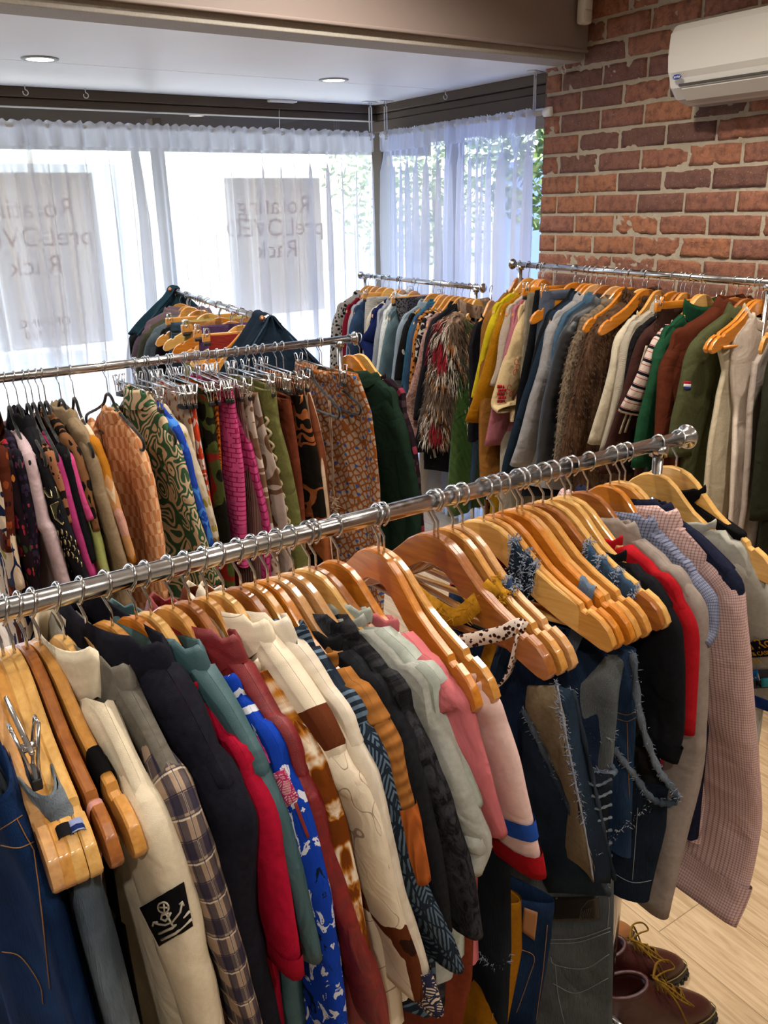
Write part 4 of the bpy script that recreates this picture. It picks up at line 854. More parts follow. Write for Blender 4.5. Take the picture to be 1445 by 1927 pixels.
# hangers with camisole straps at the left edge
for k_, lb, wd in (('a', 'leftmost light wooden hanger with a black and white strap near its tip', 'light'), ('b', 'pale wooden hanger with a blue striped strap, second from the left edge', 'light'),
                   ('c', 'reddish brown wooden hanger holding a pink strap', 'brown'), ('d', 'honey wooden hanger with a black velvet strap next to the cream sweatshirt', 'honey')):
    hanger(FR, KH[k_], wd, lb, 'hangers on the nearest rack', {'a': .02, 'b': .03, 'c': .06, 'd': .1}[k_])
hanger(FR, .07, 'pale', 'pale wooden hanger at the very left edge of the photo', 'hangers on the nearest rack', .04)
hanger(FR, .082, 'honey', 'honey wooden hanger second from the very left edge', 'hangers on the nearest rack', .03)
def strap_top(label, name, ka, mat, hem, sat, w, pts=None, yaw=0., wdt=.012, s0=.14):
    o = empty(name); FR.place(o, KH[ka], yaw); tag(o, label, 'top'); r = random.Random(len(label)); V = []; F = []
    NU, NV = 16, 20; ztop_ = -.36
    for j in range(NV+1):
        for k in range(2*NU):
            u = -math.cos(PI*k/NU) if k <= NU else math.cos(PI*(k-NU)/NU); sd_ = 1 if k <= NU else -1; v = j/NV
            zt = ztop_-.05*(1-abs(u)**2); z = zt+(hem-zt)*v; s = u*(w+.02*v); ed = (max(0, 1-abs(u)**3))**.5
            V.append((sd_*.009*ed+.005*math.sin(s*50+z*6)*v, -s, z))
    for j in range(NV):
        for k in range(2*NU): F.append((j*2*NU+k, j*2*NU+(k+1) % (2*NU), (j+1)*2*NU+(k+1) % (2*NU), (j+1)*2*NU+k))
    mk('body', V, F, mat, o)
    for sg in (1, -1):
        V = []; F = []; K = 16
        for i in range(3):
            s = s0-wdt/2+wdt*i/2; zc = (itp(HT, s)+itp(HB, s))/2; hz = (itp(HT, s)-itp(HB, s))/2+.003
            for q in range(K):
                an = 2*PI*q/K; ca, sa = math.cos(an), math.sin(an)
                V.append((math.copysign(abs(ca)**.5, ca)*.0088, -sg*(s+.004*math.sin(an)), zc+math.copysign(abs(sa)**.6, sa)*hz))
        for i in range(2):
            for q in range(K): F.append((i*K+q, i*K+(q+1) % K, (i+1)*K+(q+1) % K, (i+1)*K+q))
        so_ = mk('strap', V, F, sat, o); zb = itp(HB, s0)
        m = MB(); m.ribbon(crom([(0, -sg*s0, zb+.002), (-.004, -sg*(s0-.01), zb-.05), (0, -sg*w*.8, ztop_+.0)], 6), (0, 1, 0), wdt, .0018); m.build('strap_end', sat, so_)
    return o
strap_top('black camisole with black and white strap ends at the left edge', 'camisole', 'a', f('plain', ['#131214', '#1b1a1d']), -.68, f('plain', ['#1a1a1d']), .13, s0=.19)
strap_top('ivory top hanging by a narrow blue striped strap', 'camisole', 'b', f('plain', ['#6d6253', '#5f5547']), -.7, f('vstripe', ['#8a94b8', '#1c2a5a']), .13, s0=.19)
strap_top('dark red velvet camisole with thin pink straps', 'camisole', 'c', f('shine', ['#4c0710', '#6e0d18'], 1, .45), -.72, f('plain', ['#c08a80']), .14, yaw=.06, s0=.172, wdt=.008)
strap_top('black camisole with wide velvet strap next to the cream sweatshirt', 'camisole', 'd', f('plain', ['#0e0d0f', '#161517']), -.7, f('plain', ['#0c0c0d']), .13, yaw=.1, s0=.135, wdt=.03)
def slack(label, name, rack, mat, path, hem, t, a, cm=None, hang='clip', cat='jeans', short=None, yaw=0., wood_='honey', fold=1., group=None):
    return garment(rack, name, label, cat, mat, path, 0, None, hem, t, a=a, collar='waist', cmat=cm, hang=hang, short=short, yaw=yaw, wood_=wood_, fold=fold, group=group)
slack('dark blue jeans with orange stitching at the left edge', 'jeans', FR, f('denim', ['#12264a', '#24477c']), [(2,1500,.17),(45,1600,.19),(95,1700,.21),(150,1927,.22),(180,2050,.22)], -.95, .05, .035, cat='jeans', short='dark blue jeans at the left edge')
slack('washed grey blue jeans clipped beside the dark blue pair', 'jeans', FR, f('denim', ['#566370', '#a3adb3']), [(92,1500,.17),(128,1560,.185),(165,1680,.2),(200,1800,.21),(235,1927,.215),(270,2050,.22)], -.95, .04, .083, cat='jeans', short='washed grey blue jeans')

# frayed denim and camisoles on the right of the nearest rack
tips = {'x': (1033, 1292), 'x2': (1036, 1288), 'y': (1056, 1280), 'z': (1076, 1270), 'A': (1161, 1212), 'B': (1153, 1240), 'C': (1165, 1244), 'D': (1186, 1219), 'E': (1196, 1228), 'F': (1215, 1222), 'G': (1245, 1199), 'H': (1253, 1199)}
yw = {k: math.atan2(FR.loc(v[0], v[1], .215)[0]-KH[k], .215) for k, v in tips.items()}
hl = dict(x=('brown', 'reddish wooden hanger crossed by a snake print strap'), x2=('brown', 'reddish wooden hanger directly behind the one with the snake print strap'), y=('honey', 'honey wooden hanger with mustard frayed ties wrapped round its arm'), z=('pale', 'wooden hanger with a frayed blue cord, right of the mustard ties'),
   A=('light', 'light wooden hanger draped with a ragged denim strip'), B=('honey', 'honey wooden hanger under the light one with ragged denim'), C=('orange', 'amber wooden hanger behind the light one with ragged denim'), D=('orange', 'amber wooden hanger with a grey denim loop on its arm'),
   E=('honey', 'honey wooden hanger behind the one with the grey denim loop'), F=('honey', 'honey wooden hanger left of the pair with wide frayed denim straps'), G=('brown', 'brown wooden hanger wrapped in wide frayed denim straps'), H=('light', 'light wooden hanger just right of the wide frayed denim straps'))
for k_, (wd, lb) in hl.items(): hanger(FR, KH[k_], wd, lb, 'hangers on the nearest rack', yw[k_], k_ in 'x y z A B C', 'wood')
DN = f('denim', ['#1b2633', '#33465c']); DG = f('denim', ['#474c50', '#7c8180']); DD = f('denim', ['#12161c', '#232a33']); THR = plain('pale thread', '#8d9099', .9); THB = f('plain', ['#5f6c80', '#9aa3b2'])
def rlocal(rack, a, pts): return [(q[0]-a, -q[1], q[2]) for q in (rack.loc(*p) for p in pts)]
def piece(label, name, cat, a, body=None, panels=(), straps=(), frays=(), tubes=(), hem=-.8, t=.03, mat=DN, fold=1.):
    if body: o = garment(FR, name, label, cat, mat, body, 0, None, hem, t, a=a, collar='waist', hang=None, fold=fold)
    else: o = empty(name); FR.place(o, a); tag(o, label, cat)
    for nm, pts, mt in panels: surf_panel(nm, FR, a, pts, mt, o)
    for nm, pts, mt, w_ in straps: m = MB(); m.ribbon(crom(rlocal(FR, a, pts), 5), (.3, .5, .7), w_, .003); m.build(nm, mt, o)
    for nm, pts, mt, r_ in tubes: m = MB(); P = crom(rlocal(FR, a, pts), 8); m.tube(P, [r_*(1+.25*math.sin(i*1.7)) for i in range(len(P))], 8); m.build(nm, mt, o)
    for nm, pts, mt, n_, ln in frays: fray(nm, rlocal(FR, a, pts), mt, o, n_*2, ln*.5, n_, .0005)
    return o
linen = f('plain', ['#857862', '#746851'])
piece('olive brown linen panel top with frayed denim side', 'halter_top', 'top', KH['y'], panels=[('linen_panel', [(995,1290,.16),(1045,1290,.2),(1072,1420,.22),(1100,1560,.235),(1118,1660,.24),(1060,1600,.16),(1010,1480,.13),(990,1400,.12)], linen), ('denim_side', [(1045,1285,.195),(1078,1300,.2),(1100,1400,.21),(1135,1560,.23),(1150,1660,.235),(1118,1660,.24),(1085,1500,.228),(1062,1380,.212)], DN)],
   tubes=[('seam', [(1048,1290,.2),(1072,1420,.222),(1100,1560,.237),(1116,1655,.242)], THR, .0014)], frays=[('loose_threads', [(1045,1285,.2),(1072,1420,.222),(1100,1560,.237)], THB, 160, .016)])
hb = piece('dark denim halter dress with waistband and leather patch', 'denim_dress', 'dress', .86, body=[(1152,1655,.20),(1150,1760,.205),(1152,1927,.21),(1150,2100,.215)], hem=-1.2, t=.055, mat=DG, fold=.6,
   panels=[('bodice', [(985,1340,.14),(1000,1380,.15),(1060,1500,.19),(1145,1682,.225),(1030,1680,.12),(975,1500,.1)], DN)],
   tubes=[('neck_edge', [(984,1335,.145),(1020,1410,.165),(1080,1540,.2),(1146,1684,.228)], f('denim', ['#2a3442', '#6d7a88']), .0042), ('right_edge', [(1078,1300,.2),(1112,1450,.222),(1135,1560,.23),(1156,1655,.235)], f('denim', ['#1c2430', '#4b5664']), .0035)],
   frays=[('loose_threads', [(984,1335,.145),(1020,1410,.165),(1080,1540,.2),(1146,1684,.228)], THB, 90, .014)])
q = FR.loc(1090, 1705, .2); a_ = .86
m = MB(); m.box((q[0]-a_-.045, 0, -.014), (q[0]-a_+.03, .0, .014), 0)
lp = piece('mustard trousers hanging low under the white sweatshirt sleeve', 'trousers', 'trousers', .60, body=[(975,1700,.19),(975,1800,.195),(950,1927,.2),(930,2050,.2)], hem=-1.15, t=.06, mat=f('plain', ['#8a5a0c', '#7c500b']))
piece('indigo jeans with tan leather patch below the striped sleeve', 'jeans', 'jeans', .655, body=[(1040,1700,.2),(1035,1760,.205),(1010,1927,.21),(1000,2050,.21)], hem=-1.2, t=.055, mat=f('denim', ['#111d30', '#22395c']))
piece('rust brown trousers low beneath the slate print shirt', 'trousers', 'trousers', .53, body=[(890,1730,.2),(880,1850,.205),(860,1927,.21),(850,2050,.21)], hem=-1.15, t=.05, mat=f('plain', ['#6b2f1c', '#5d2817']))
piece('black washed jeans leg with ragged hem behind the sweatshirt sleeve', 'jeans', 'jeans', .575, body=[(955,1600,.19),(958,1700,.195),(960,1790,.2)], hem=-.93, t=.05, mat=DD, frays=[('frayed_hem', [(905,1795,.17),(935,1815,.19),(958,1800,.2)], THB, 60, .02)])
piece('denim patchwork top with two torn pocket openings', 'denim_blouse', 'top', KH['A'], body=[(1150,1228,.15),(1140,1330,.17),(1125,1430,.19)], hem=-.55, t=.03, mat=f('denim', ['#182235', '#2f4566']), fold=.7,
   tubes=[('torn_edge', [(1075,1300,.19),(1088,1400,.2),(1115,1450,.21),(1155,1455,.22),(1150,1440,.2)], f('denim', ['#39485a', '#8d99a6']), .0042)], frays=[('loose_threads', [(1075,1300,.19),(1088,1400,.2),(1115,1450,.21),(1152,1455,.22)], THB, 160, .014)])
piece('smoky grey denim vest with chewed hem', 'denim_vest', 'vest', KH['C'], body=[(1175,1235,.165),(1162,1300,.18),(1152,1390,.195)], hem=-.5, t=.03, mat=DG, frays=[('frayed_hem', [(1110,1385,.16),(1135,1390,.18),(1155,1380,.195)], THR, 120, .02)])
piece('netted denim top of knotted frayed strips', 'denim_blouse', 'top', KH['B'], panels=[('net_panel', [(1095,1455,.21),(1150,1460,.225),(1145,1560,.23),(1140,1650,.235),(1120,1640,.22),(1100,1560,.2)], DD)],
   tubes=[('knotted_strip', [(1098+i*3,1470+i*22,.215),(1125,1478+i*22,.228),(1150,1466+i*24,.23)], f('denim', ['#4b5a6b', '#a2a9b0']), .0022) for i in range(7)], frays=[('loose_threads', [(1098,1470,.215),(1105,1560,.22),(1125,1640,.23)], THR, 150, .018)])
piece('mid blue denim top with double stitched hem', 'denim_blouse', 'top', KH['E'], body=[(1195,1225,.175),(1198,1300,.19),(1200,1400,.2),(1195,1520,.21)], hem=-.62, t=.034, mat=f('denim', ['#1c2b42', '#3a5578']))
piece('dark denim skirt top with thick shredded edge', 'denim_skirt', 'skirt', KH['G'], body=[(1255,1480,.24),(1252,1560,.24),(1240,1620,.24),(1228,1690,.235)], hem=-.72, t=.05, mat=f('denim', ['#10161f', '#222f40']), fold=.5,
   tubes=[('shredded_edge', [(1190,1230,.19),(1205,1350,.21),(1235,1440,.235),(1262,1480,.252),(1272,1505,.255),(1250,1512,.245),(1225,1500,.225),(1190,1455,.2),(1155,1410,.18)], f('denim', ['#33404f', '#98a2ac']), .0055)],
   panels=[('inner_cloth', [(1190,1235,.17),(1210,1350,.19),(1262,1485,.235),(1225,1500,.215),(1185,1440,.18)], f('plain', ['#1d1b17', '#262420']))],
   frays=[('loose_threads', [(1190,1230,.19),(1205,1350,.21),(1235,1440,.235),(1262,1480,.252),(1272,1505,.255),(1225,1500,.225),(1190,1455,.2),(1155,1410,.18)], THB, 420, .012), ('diagonal_threads', [(1140,1590,.2),(1180,1550,.22),(1225,1515,.235)], THR, 40, .01)])
# straps wrapped round hanger arms
def wrap(label, name, k, s0, s1, mat, frm, n=0, r=.0135, turns=None, cat='top'):
    a = KH[k]; y = yw.get(k, 0); o = empty(name); FR.place(o, a, y); tag(o, label, cat); V = []; F = []; K = 14; st = max(4, int((s1-s0)/.008))
    for i in range(st+1):
        s = s0+(s1-s0)*i/st; zc = (itp(HT, s)+itp(HB, s))/2; hz = (itp(HT, s)-itp(HB, s))/2+.0035; b = .003*math.sin(i*2.1)
        for q in range(K):
            an = 2*PI*q/K; ca, sa = math.cos(an), math.sin(an); V.append((math.copysign(abs(ca)**.6, ca)*(.0095+b*.4), -s+.003*math.sin(an*2), zc+math.copysign(abs(sa)**.7, sa)*(hz+b)))
    for i in range(st):
        for q in range(K): F.append((i*K+q, i*K+(q+1) % K, (i+1)*K+(q+1) % K, (i+1)*K+q))
    mk('strap_loop', V, F, mat, o)
    if frm:
        for e_ in frm: fray('frayed_edge', [(.01, -e_, itp(HT, e_)+.004), (-.01, -e_, itp(HT, e_)), (-.012, -e_-.002, itp(HB, e_))], THB if mat is not MUS else MUS, o, n*2, .0055, int(e_*999))
    m = MB(); sm = (s0+s1)/2; zb = itp(HB, sm); m.ribbon(crom([(0, -sm, zb+.003), (-.004, -sm+.03, zb-.1), (.0, -sm+.06, zb-.25), (.004, -.05, zb-.42)], 6), (0, 1, 0), (s1-s0)*.8, .003); m.build('hanging_end', mat, o)
    return o
MUS = f('plain', ['#9c6b12', '#b5842a'])
wrap('wide frayed blue denim straps wrapped over a brown hanger arm', 'denim_halter', 'G', .085, .17, f('denim', ['#22344a', '#4e6a88']), [.085, .112, .14, .17], 90)
wrap('grey blue denim loop folded over an amber hanger arm', 'denim_halter', 'D', .125, .152, f('denim', ['#46566a', '#71839a']), None)
wrap('ragged dark denim strip draped over the light hanger', 'denim_halter', 'A', .052, .092, f('denim', ['#1a2533', '#41556b']), [.055, .075, .09], 110)
wrap('mustard frayed tie wrapped on the honey hanger', 'halter_top', 'y', .09, .115, MUS, [.09, .115], 60)
wrap('frayed blue cord looped on a wooden hanger arm', 'halter_top', 'z', .095, .11, f('denim', ['#1d2b44', '#4b628a']), [.095, .11], 60)
a = KH['x']; o = empty('halter_top'); FR.place(o, a); tag(o, 'brown and white snake print halter strap tied across a hanger', 'top')
SN = f('leopard', ['#c9bbb0', '#3a201c', '#2a1512'], .25); m = MB(); m.ribbon(crom([(.03, -.165, -.146), (.02, -.16, -.14), (0, -.15, -.15), (-.03, -.11, -.17), (-.08, -.06, -.19)], 6), (0, .3, 1), .02, .003); m.build('strap', SN, o)
m = MB(); m.ribbon(crom([(.02, -.165, -.15), (.015, -.15, -.22), (0, -.12, -.28), (-.01, -.1, -.4)], 6), (1, .3, 0), .016, .003); m.build('strap', SN, o)
o = empty('mustard_halter'); FR.place(o, KH['x']); tag(o, 'mustard yellow frayed halter tie hanging left of the snake print strap', 'top')
for pts in ([(-.075, -.03, -.10), (-.05, -.05, -.13), (-.02, -.075, -.15), (.005, -.09, -.13), (.03, -.10, -.105)], [(-.045, -.07, -.15), (-.05, -.075, -.22), (-.045, -.08, -.32), (-.04, -.07, -.45)], [(-.085, -.045, -.085), (-.07, -.05, -.12), (-.045, -.065, -.15)]):
    m = MB(); m.ribbon(crom(pts, 6), (.2, .3, .9) if pts[0][2] > -.12 else (.6, .6, 0), .026, .004); m.build('tie', MUS, o)
    fray('frayed_edge', pts, f('plain', ['#b5842a', '#8a5c10']), o, 150, .014, int(-pts[0][0]*1000))
def frame3(c, ex, ey): # matrix that lays local xy on ex, ey
    ex = Vector(ex).normalized(); ez = ex.cross(Vector(ey)).normalized(); ey = ez.cross(ex); return Matrix(((ex.x, ey.x, ez.x, c[0]), (ex.y, ey.y, ez.y, c[1]), (ex.z, ey.z, ez.z, c[2]), (0, 0, 0, 1)))
def camnear(o_, px, py, lift=.003):     # point of this object's surface met by the ray, in its local frame, plus the normal
    bpy.context.view_layer.update(); dg = bpy.context.evaluated_depsgraph_get(); inv = o_.matrix_world.inverted()
    org = inv @ Vector((0, 0, CAMH)); d = (inv.to_3x3() @ Vector(ray(px, py))).normalized(); hit, loc, nrm, _ = o_.ray_cast(org, d)
    if not hit: return None, None
    if nrm.dot(d) > 0: nrm = -nrm
    return loc+nrm*lift, nrm
def decal(name, parent, quad, mat, nu=8, nv=8, lift=.0022):   # cloth patch that follows the surface it is sewn on
    V = []; ok = True; last = None
    for i in range(nu+1):
        for j in range(nv+1):
            u, v = i/nu, j/nv; p = [(1-u)*(1-v)*quad[0][k]+u*(1-v)*quad[1][k]+u*v*quad[2][k]+(1-u)*v*quad[3][k] for k in (0, 1)]
            l, nn_ = camnear(parent, p[0], p[1], lift); V.append(l)
    good = [v for v in V if v is not None]
    if len(good) < len(V)*.6: return None
    c = sum(good, Vector())/len(good)
    for i, v in enumerate(V):
        if v is None: V[i] = min(good, key=lambda g_: abs(good.index(g_)-i)) 
    o = mk(name, V, [(i*(nv+1)+j, (i+1)*(nv+1)+j, (i+1)*(nv+1)+j+1, i*(nv+1)+j+1) for i in range(nu) for j in range(nv)], mat, parent)
    md = o.modifiers.new('thick', 'SOLIDIFY'); md.thickness = .0012; return o
def near_sleeve(o_):
    return max(kid(o_, 'sleeve'), key=lambda s_: -min(v.co.y for v in s_.data.vertices))
def stroke(name, parent, pts, mat, r_, lift=.0045):
    P = [camnear(parent, x, y, lift)[0] for x, y in pts]; P = [p for p in P if p is not None]
    if len(P) > 1: m = MB(); m.tube(P, r_, 6); return m.build(name, mat, parent)

# ------------------------------------------------------------------ middle rack
def M(*args, **kw):
    kw.setdefault('hang', 'velvet'); return garment(MR, *args, **kw)
multi = ['#1a1016', '#7a2a4a', '#b06a2c', '#2c3d22', '#8d2233', '#3b2a52']
M('dress', 'rust brown print dress at the far left of the middle rack', 'dress', f('floral', ['#4a2014', '#7b3a1c', '#241016']), [(-12,800,.07),(2,850,.2),(14,940,.22),(20,1040,.23)], 1, (.12,.1), -.9, .03)
M('dress', 'multicoloured floral dress with pink and orange blooms', 'dress', f('floral', multi), [(-2,805,.07),(18,860,.19),(30,930,.21),(45,1000,.22),(60,1060,.23),(72,1130,.23)], 1, (.12,.1), -.95, .028)
M('blouse', 'cream and navy abstract print blouse low at the left edge', 'blouse', f('blobs', ['#cdb9a4', '#1c2648', '#c2ad95', '#8a7a2c']), [(-22,830,.07),(-8,880,.2),(10,960,.22),(25,1040,.23),(40,1110,.23)], 1, (.15,.13), -.9, .03)
M('blouse', 'dark purple floral blouse behind the lilac sweatshirt', 'blouse', f('floral', ['#17131d', '#5a2a4c', '#2c2236', '#7a2f3e'], .7), [(8,806,.07),(35,860,.2),(50,930,.215),(62,1000,.225),(70,1080,.23)], 1, (.13,.11), -.8, .028)
M('sweatshirt', 'pale lilac sweatshirt with a long dropped sleeve', 'sweatshirt', f('plain', ['#bda7ac', '#b09aa0']), [(34,812,.075),(52,850,.2),(66,910,.215),(82,975,.225),(97,1005,.235),(125,1098,.245),(146,1192,.25)], 1, (.15,.12), -.8, .03)
bj = M('biker_jacket', 'black denim jacket with metal studs and crest patches on the sleeve', 'jacket', f('plain', ['#16161a', '#1e1e22']), [(50,795,.08),(68,830,.14),(86,876,.2),(108,940,.225),(128,1000,.24),(148,1060,.25),(168,1110,.255),(180,1170,.255)], 2, (.17,.14), -.72, .034, collar='shirt')
M('blouse', 'brown leopard blouse sleeve right of the black studded jacket', 'blouse', f('leopard', ['#8d5f43', '#1d1210'], 1.2), [(70,812,.075),(92,845,.2),(108,890,.215),(124,950,.225),(132,985,.23)], 1, (.12,.1), -.7, .026)
M('blouse', 'long deep pink blouse in the left half of the middle rack', 'blouse', f('plain', ['#a93a72', '#9a3267']), [(82,818,.075),(106,852,.2),(120,900,.215),(137,965,.228),(158,1030,.238),(177,1090,.245)], 1, (.12,.1), -.7, .026)
M('cardigan', 'black cardigan between the two pink tops', 'cardigan', f('plain', ['#101014', '#17171b']), [(94,808,.075),(120,842,.2),(134,890,.215),(150,960,.228),(166,1020,.238),(175,1060,.24)], 1, (.13,.11), -.75, .028)
M('dress', 'pink and lime colour block top with a beige lower sleeve', 'dress', f('plain', ['#c64a82', '#b84478']), [(106,815,.075),(128,850,.2),(143,895,.215),(160,945,.227),(174,978,.235)], 1, (.12,.11), -.8, .026)
M('blouse', 'lime green satin sleeve hanging below the pink block', 'blouse', f('shine', ['#97a05c', '#aab46c'], 1, .5), [(112,835,.16),(140,900,.2),(160,960,.215),(176,985,.225),(192,1045,.235),(206,1100,.24)], 1, (.1,.09), -.85, .022, hang=None)
M('blouse', 'dark leopard chiffon blouse next to the beige suede coat', 'blouse', f('leopard', ['#6d4a30', '#15100e'], 1.5), [(100,783,.065),(128,825,.18),(145,860,.205),(160,905,.22),(174,960,.23),(184,1000,.235)], 1, (.13,.1), -.75, .026)
M('suede_coat', 'beige brown suede coat with a long plain sleeve', 'coat', f('plain', ['#8b785f', '#7d6b54']), [(130,782,.07),(158,815,.17),(176,860,.205),(190,920,.222),(206,970,.235),(220,1020,.245),(235,1075,.25),(242,1150,.255)], 2, (.16,.13), -.95, .034, collar='shirt')
M('blouse', 'tan orange and pink patchwork print blouse', 'blouse', f('patch', ['#b48456', '#cbb7a4', '#a56a1e', '#bb8b7c', '#c8b090'], 1.), [(158,792,.075),(178,828,.19),(196,880,.21),(215,940,.225),(236,1000,.24),(252,1060,.245)], 1, (.13,.11), -.8, .026)
M('blouse', 'peach checkerboard print blouse standing apart on a black velvet hanger', 'blouse', f('checker', ['#cfa27c', '#b5794f'], .68), [(232,783,.07),(256,822,.16),(274,870,.2),(288,930,.218),(298,990,.23),(307,1060,.24),(312,1130,.245)], 2, (.14,.12), -.8, .03, hk=(201,720), collar='crew')
M('shirt', 'cream shirt with bold green leaf print', 'shirt', f('leafy', ['#b9a183', '#35543a'], 1.), [(270,750,.07),(305,792,.16),(330,835,.2),(347,890,.217),(362,950,.23),(380,1010,.24),(402,1070,.25),(412,1100,.25)], 2, (.16,.14), -.78, .036, hk=(254,705), collar='shirt')
M('shirt', 'cobalt blue wavy print shirt', 'shirt', f('blobs', ['#1f3f9a', '#3f78c4', '#27489e']), [(292,752,.07),(330,798,.18),(352,850,.207),(370,920,.222),(388,980,.235),(402,1030,.24)], 1, (.14,.12), -.75, .028)
M('shirt', 'ivory shirt with small blue and yellow flowers', 'shirt', f('floral', ['#b7ab98', '#8a7a3a', '#3c5d94', '#a9987f'], 1.2), [(302,760,.07),(345,808,.185),(362,860,.208),(380,915,.222),(397,965,.235),(410,1020,.245)], 1, (.12,.1), -.78, .026)
def CL(label, name, cat, mat, pts, hem, t, cm=None, **kw):
    L0 = MR.loc(*pts[0]); return slack(label, name, MR, mat, pts, hem, t, L0[0], cm, cat=cat, **kw)
CL('cream skirt with small red pattern clipped left of the palm print trousers', 'skirt', 'skirt', f('floral', ['#b9a590', '#8c2a1e', '#a0502a'], .8), [(350,748,.13),(365,830,.17),(374,900,.19),(380,950,.2)], -.75, .024)
CL('red and white leaf print skirt', 'skirt', 'skirt', f('blobs', ['#b53c22', '#c7b5ae', '#a6361f'], .5), [(362,748,.14),(376,830,.175),(388,900,.19),(400,980,.2)], -.8, .024)
CL('dark palm print trousers in olive, red and black', 'trousers', 'trousers', f('blobs', ['#15150f', '#3c4420', '#6e1d16', '#14140f', '#8b3f3a'], .9), [(393,742,.16),(405,830,.18),(420,910,.19),(430,1000,.195),(440,1100,.2)], -.95, .035)
CL('narrow orange print trousers between palm print and bright pink', 'trousers', 'trousers', f('tapa', ['#a4541a', '#4f2410'], 1.), [(405,735,.14),(413,800,.16),(418,880,.17),(424,980,.18)], -.9, .022)
CL('short bright pink trousers with greek key print', 'shorts', 'shorts', f('greek', ['#bb4a7c', '#8c1f48'], 1.), [(436,738,.16),(443,800,.165),(451,880,.175),(457,972,.18)], -.63, .04)
CL('long rose pink trousers with fan and greek key pattern', 'trousers', 'trousers', f('greek', ['#a93e70', '#7e1f45'], 1.6), [(446,780,.13),(470,840,.17),(486,910,.19),(500,960,.2),(508,1000,.205),(505,1080,.205)], -.75, .035, hang=None)
CL('mauve ribbed trousers behind the pink greek key pair', 'trousers', 'trousers', f('rib', ['#7b5e58'], 2.), [(450,728,.15),(462,800,.16),(474,880,.17),(486,960,.18)], -.9, .03)
cam_ = f('blobs', ['#6f5340', '#b3a194', '#775a45', '#c2b2a6'], .9)
CL('beige and brown camouflage trousers with gathered waist', 'trousers', 'trousers', cam_, [(470,742,.16),(480,810,.165),(496,890,.175),(511,980,.18),(522,1060,.185)], -1., .034, f('rib', ['#a08c80'], 1.2))
CL('second pair of pale camouflage trousers next to the olive pair', 'trousers', 'trousers', f('blobs', ['#a79890', '#6a4f3d', '#b4a49a'], 1.3), [(484,740,.12),(502,820,.16),(520,900,.175),(534,980,.185),(545,1060,.19)], -1., .026, hang=None)
ol = CL('olive green trousers with wavy cream trim', 'trousers', 'trousers', f('plain', ['#67673c', '#5b5b34']), [(513,735,.16),(521,800,.165),(537,860,.172),(553,940,.178),(566,1020,.183),(576,1080,.185)], -1., .045, f('rib', ['#77754c'], 1.2))
stroke('wavy_trim', kid(ol, 'waist_body')[0], [(500+i*.72+4*math.sin(i*.9), 785+i*3.4) for i in range(62)], f('plain', ['#b9ab8a']), .0045, .001)
CL('rust velvet trousers with a round elastic waist', 'trousers', 'trousers', f('shine', ['#5c2c1c', '#6f3826']), [(543,752,.16),(549,800,.165),(556,870,.17),(566,960,.175)], -.95, .04)
CL('black and tan leopard print trousers', 'trousers', 'trousers', f('blobs', ['#16130f', '#8a4f2c', '#17130f'], .8), [(568,745,.165),(577,790,.17),(591,850,.178),(602,940,.183),(614,1040,.188)], -1., .04)
CL('rust striped trousers with a gathered striped waist', 'trousers', 'trousers', f('vstripe', ['#6a3a24', '#c0a890'], 1.), [(576,724,.15),(592,790,.16),(606,860,.168),(616,960,.175),(622,1060,.18)], -1., .04, f('vstripe', ['#6a3a24', '#d0bba4'], .6))
ge = slack('brown and blue geometric print dress in front of the dark green shirt', 'dress', MR, f('geo', ['#a3907f', '#8a4f26', '#2f5596'], .8), [(672,706,.17),(700,775,.2),(712,850,.215),(718,930,.22),(716,1010,.225),(722,1080,.23)], -1.0, .04, MR.loc(600, 650, 0)[0], cat='dress')
m = MB()
for q in (-.006, .004): m.tube(crom([(-.026, -.10+q, -.17), (-.027, -.105+q, -.3), (-.028, -.11-q, -.42), (-.027, -.10+q*2, -.5)], 5), .0022, 6)
m.build('cord', f('knit', ['#a98c74'], .3), ge); fray('tassel', [(-.027, -.10, -.5), (-.027, -.10, -.54)], f('plain', ['#b99d82']), ge, 60, .03)
m = MB(); q = MR.loc(640, 870, .15); m.box((-.045, -.12, -.62), (-.03, -.04, -.38), .005); 
sk_ = MR.loc(632, 700, 0)[0]
for i, (px, py, yy, lb) in enumerate(((577, 650, -.02, 'black velvet hanger left of the geometric dress'), (604, 647, .1, 'black velvet hanger with an open triangle before the geometric dress'))):
    hanger(MR, MR.loc(px, py, 0)[0], 'x', lb, 'hangers on the middle rack', yy, False, 'velvet')
M('shirt', 'dark bottle green shirt at the right end of the middle rack', 'shirt', f('plain', ['#1a2c22', '#16261d']), [(712,742,.1),(738,765,.15),(758,795,.19),(770,850,.21),(782,910,.225),(790,970,.235),(786,1030,.235)], 2, (.16,.12), -.78, .04, hang='wood', wood_='orange', hk=(658,672), collar='shirt')
M('blouse', 'dark plum floral blouse behind the bottle green shirt', 'blouse', f('floral', ['#1c1218', '#33242c', '#7a2f3e', '#2a1c22'], 1.2), [(730,748,.1),(758,780,.15),(774,815,.19),(785,870,.21),(792,940,.225),(797,1010,.23)], 2, (.14,.12), -.8, .03, hang='wood', wood_='light', a=MR.loc(660, 668, 0)[0]+.035)
# empty metal clip hangers crowd the rail above the trousers
for i, px in enumerate((258, 276, 300, 322, 348, 376, 410, 446, 482)):
    hanger(MR, MR.loc(px, 705-(px-254)*.12, 0)[0], 'x', 'one of the silver metal clip hangers crowded on the middle rail', 'crowded metal clip hangers on the middle rack', random.uniform(-.3, .35), False, 'clip')
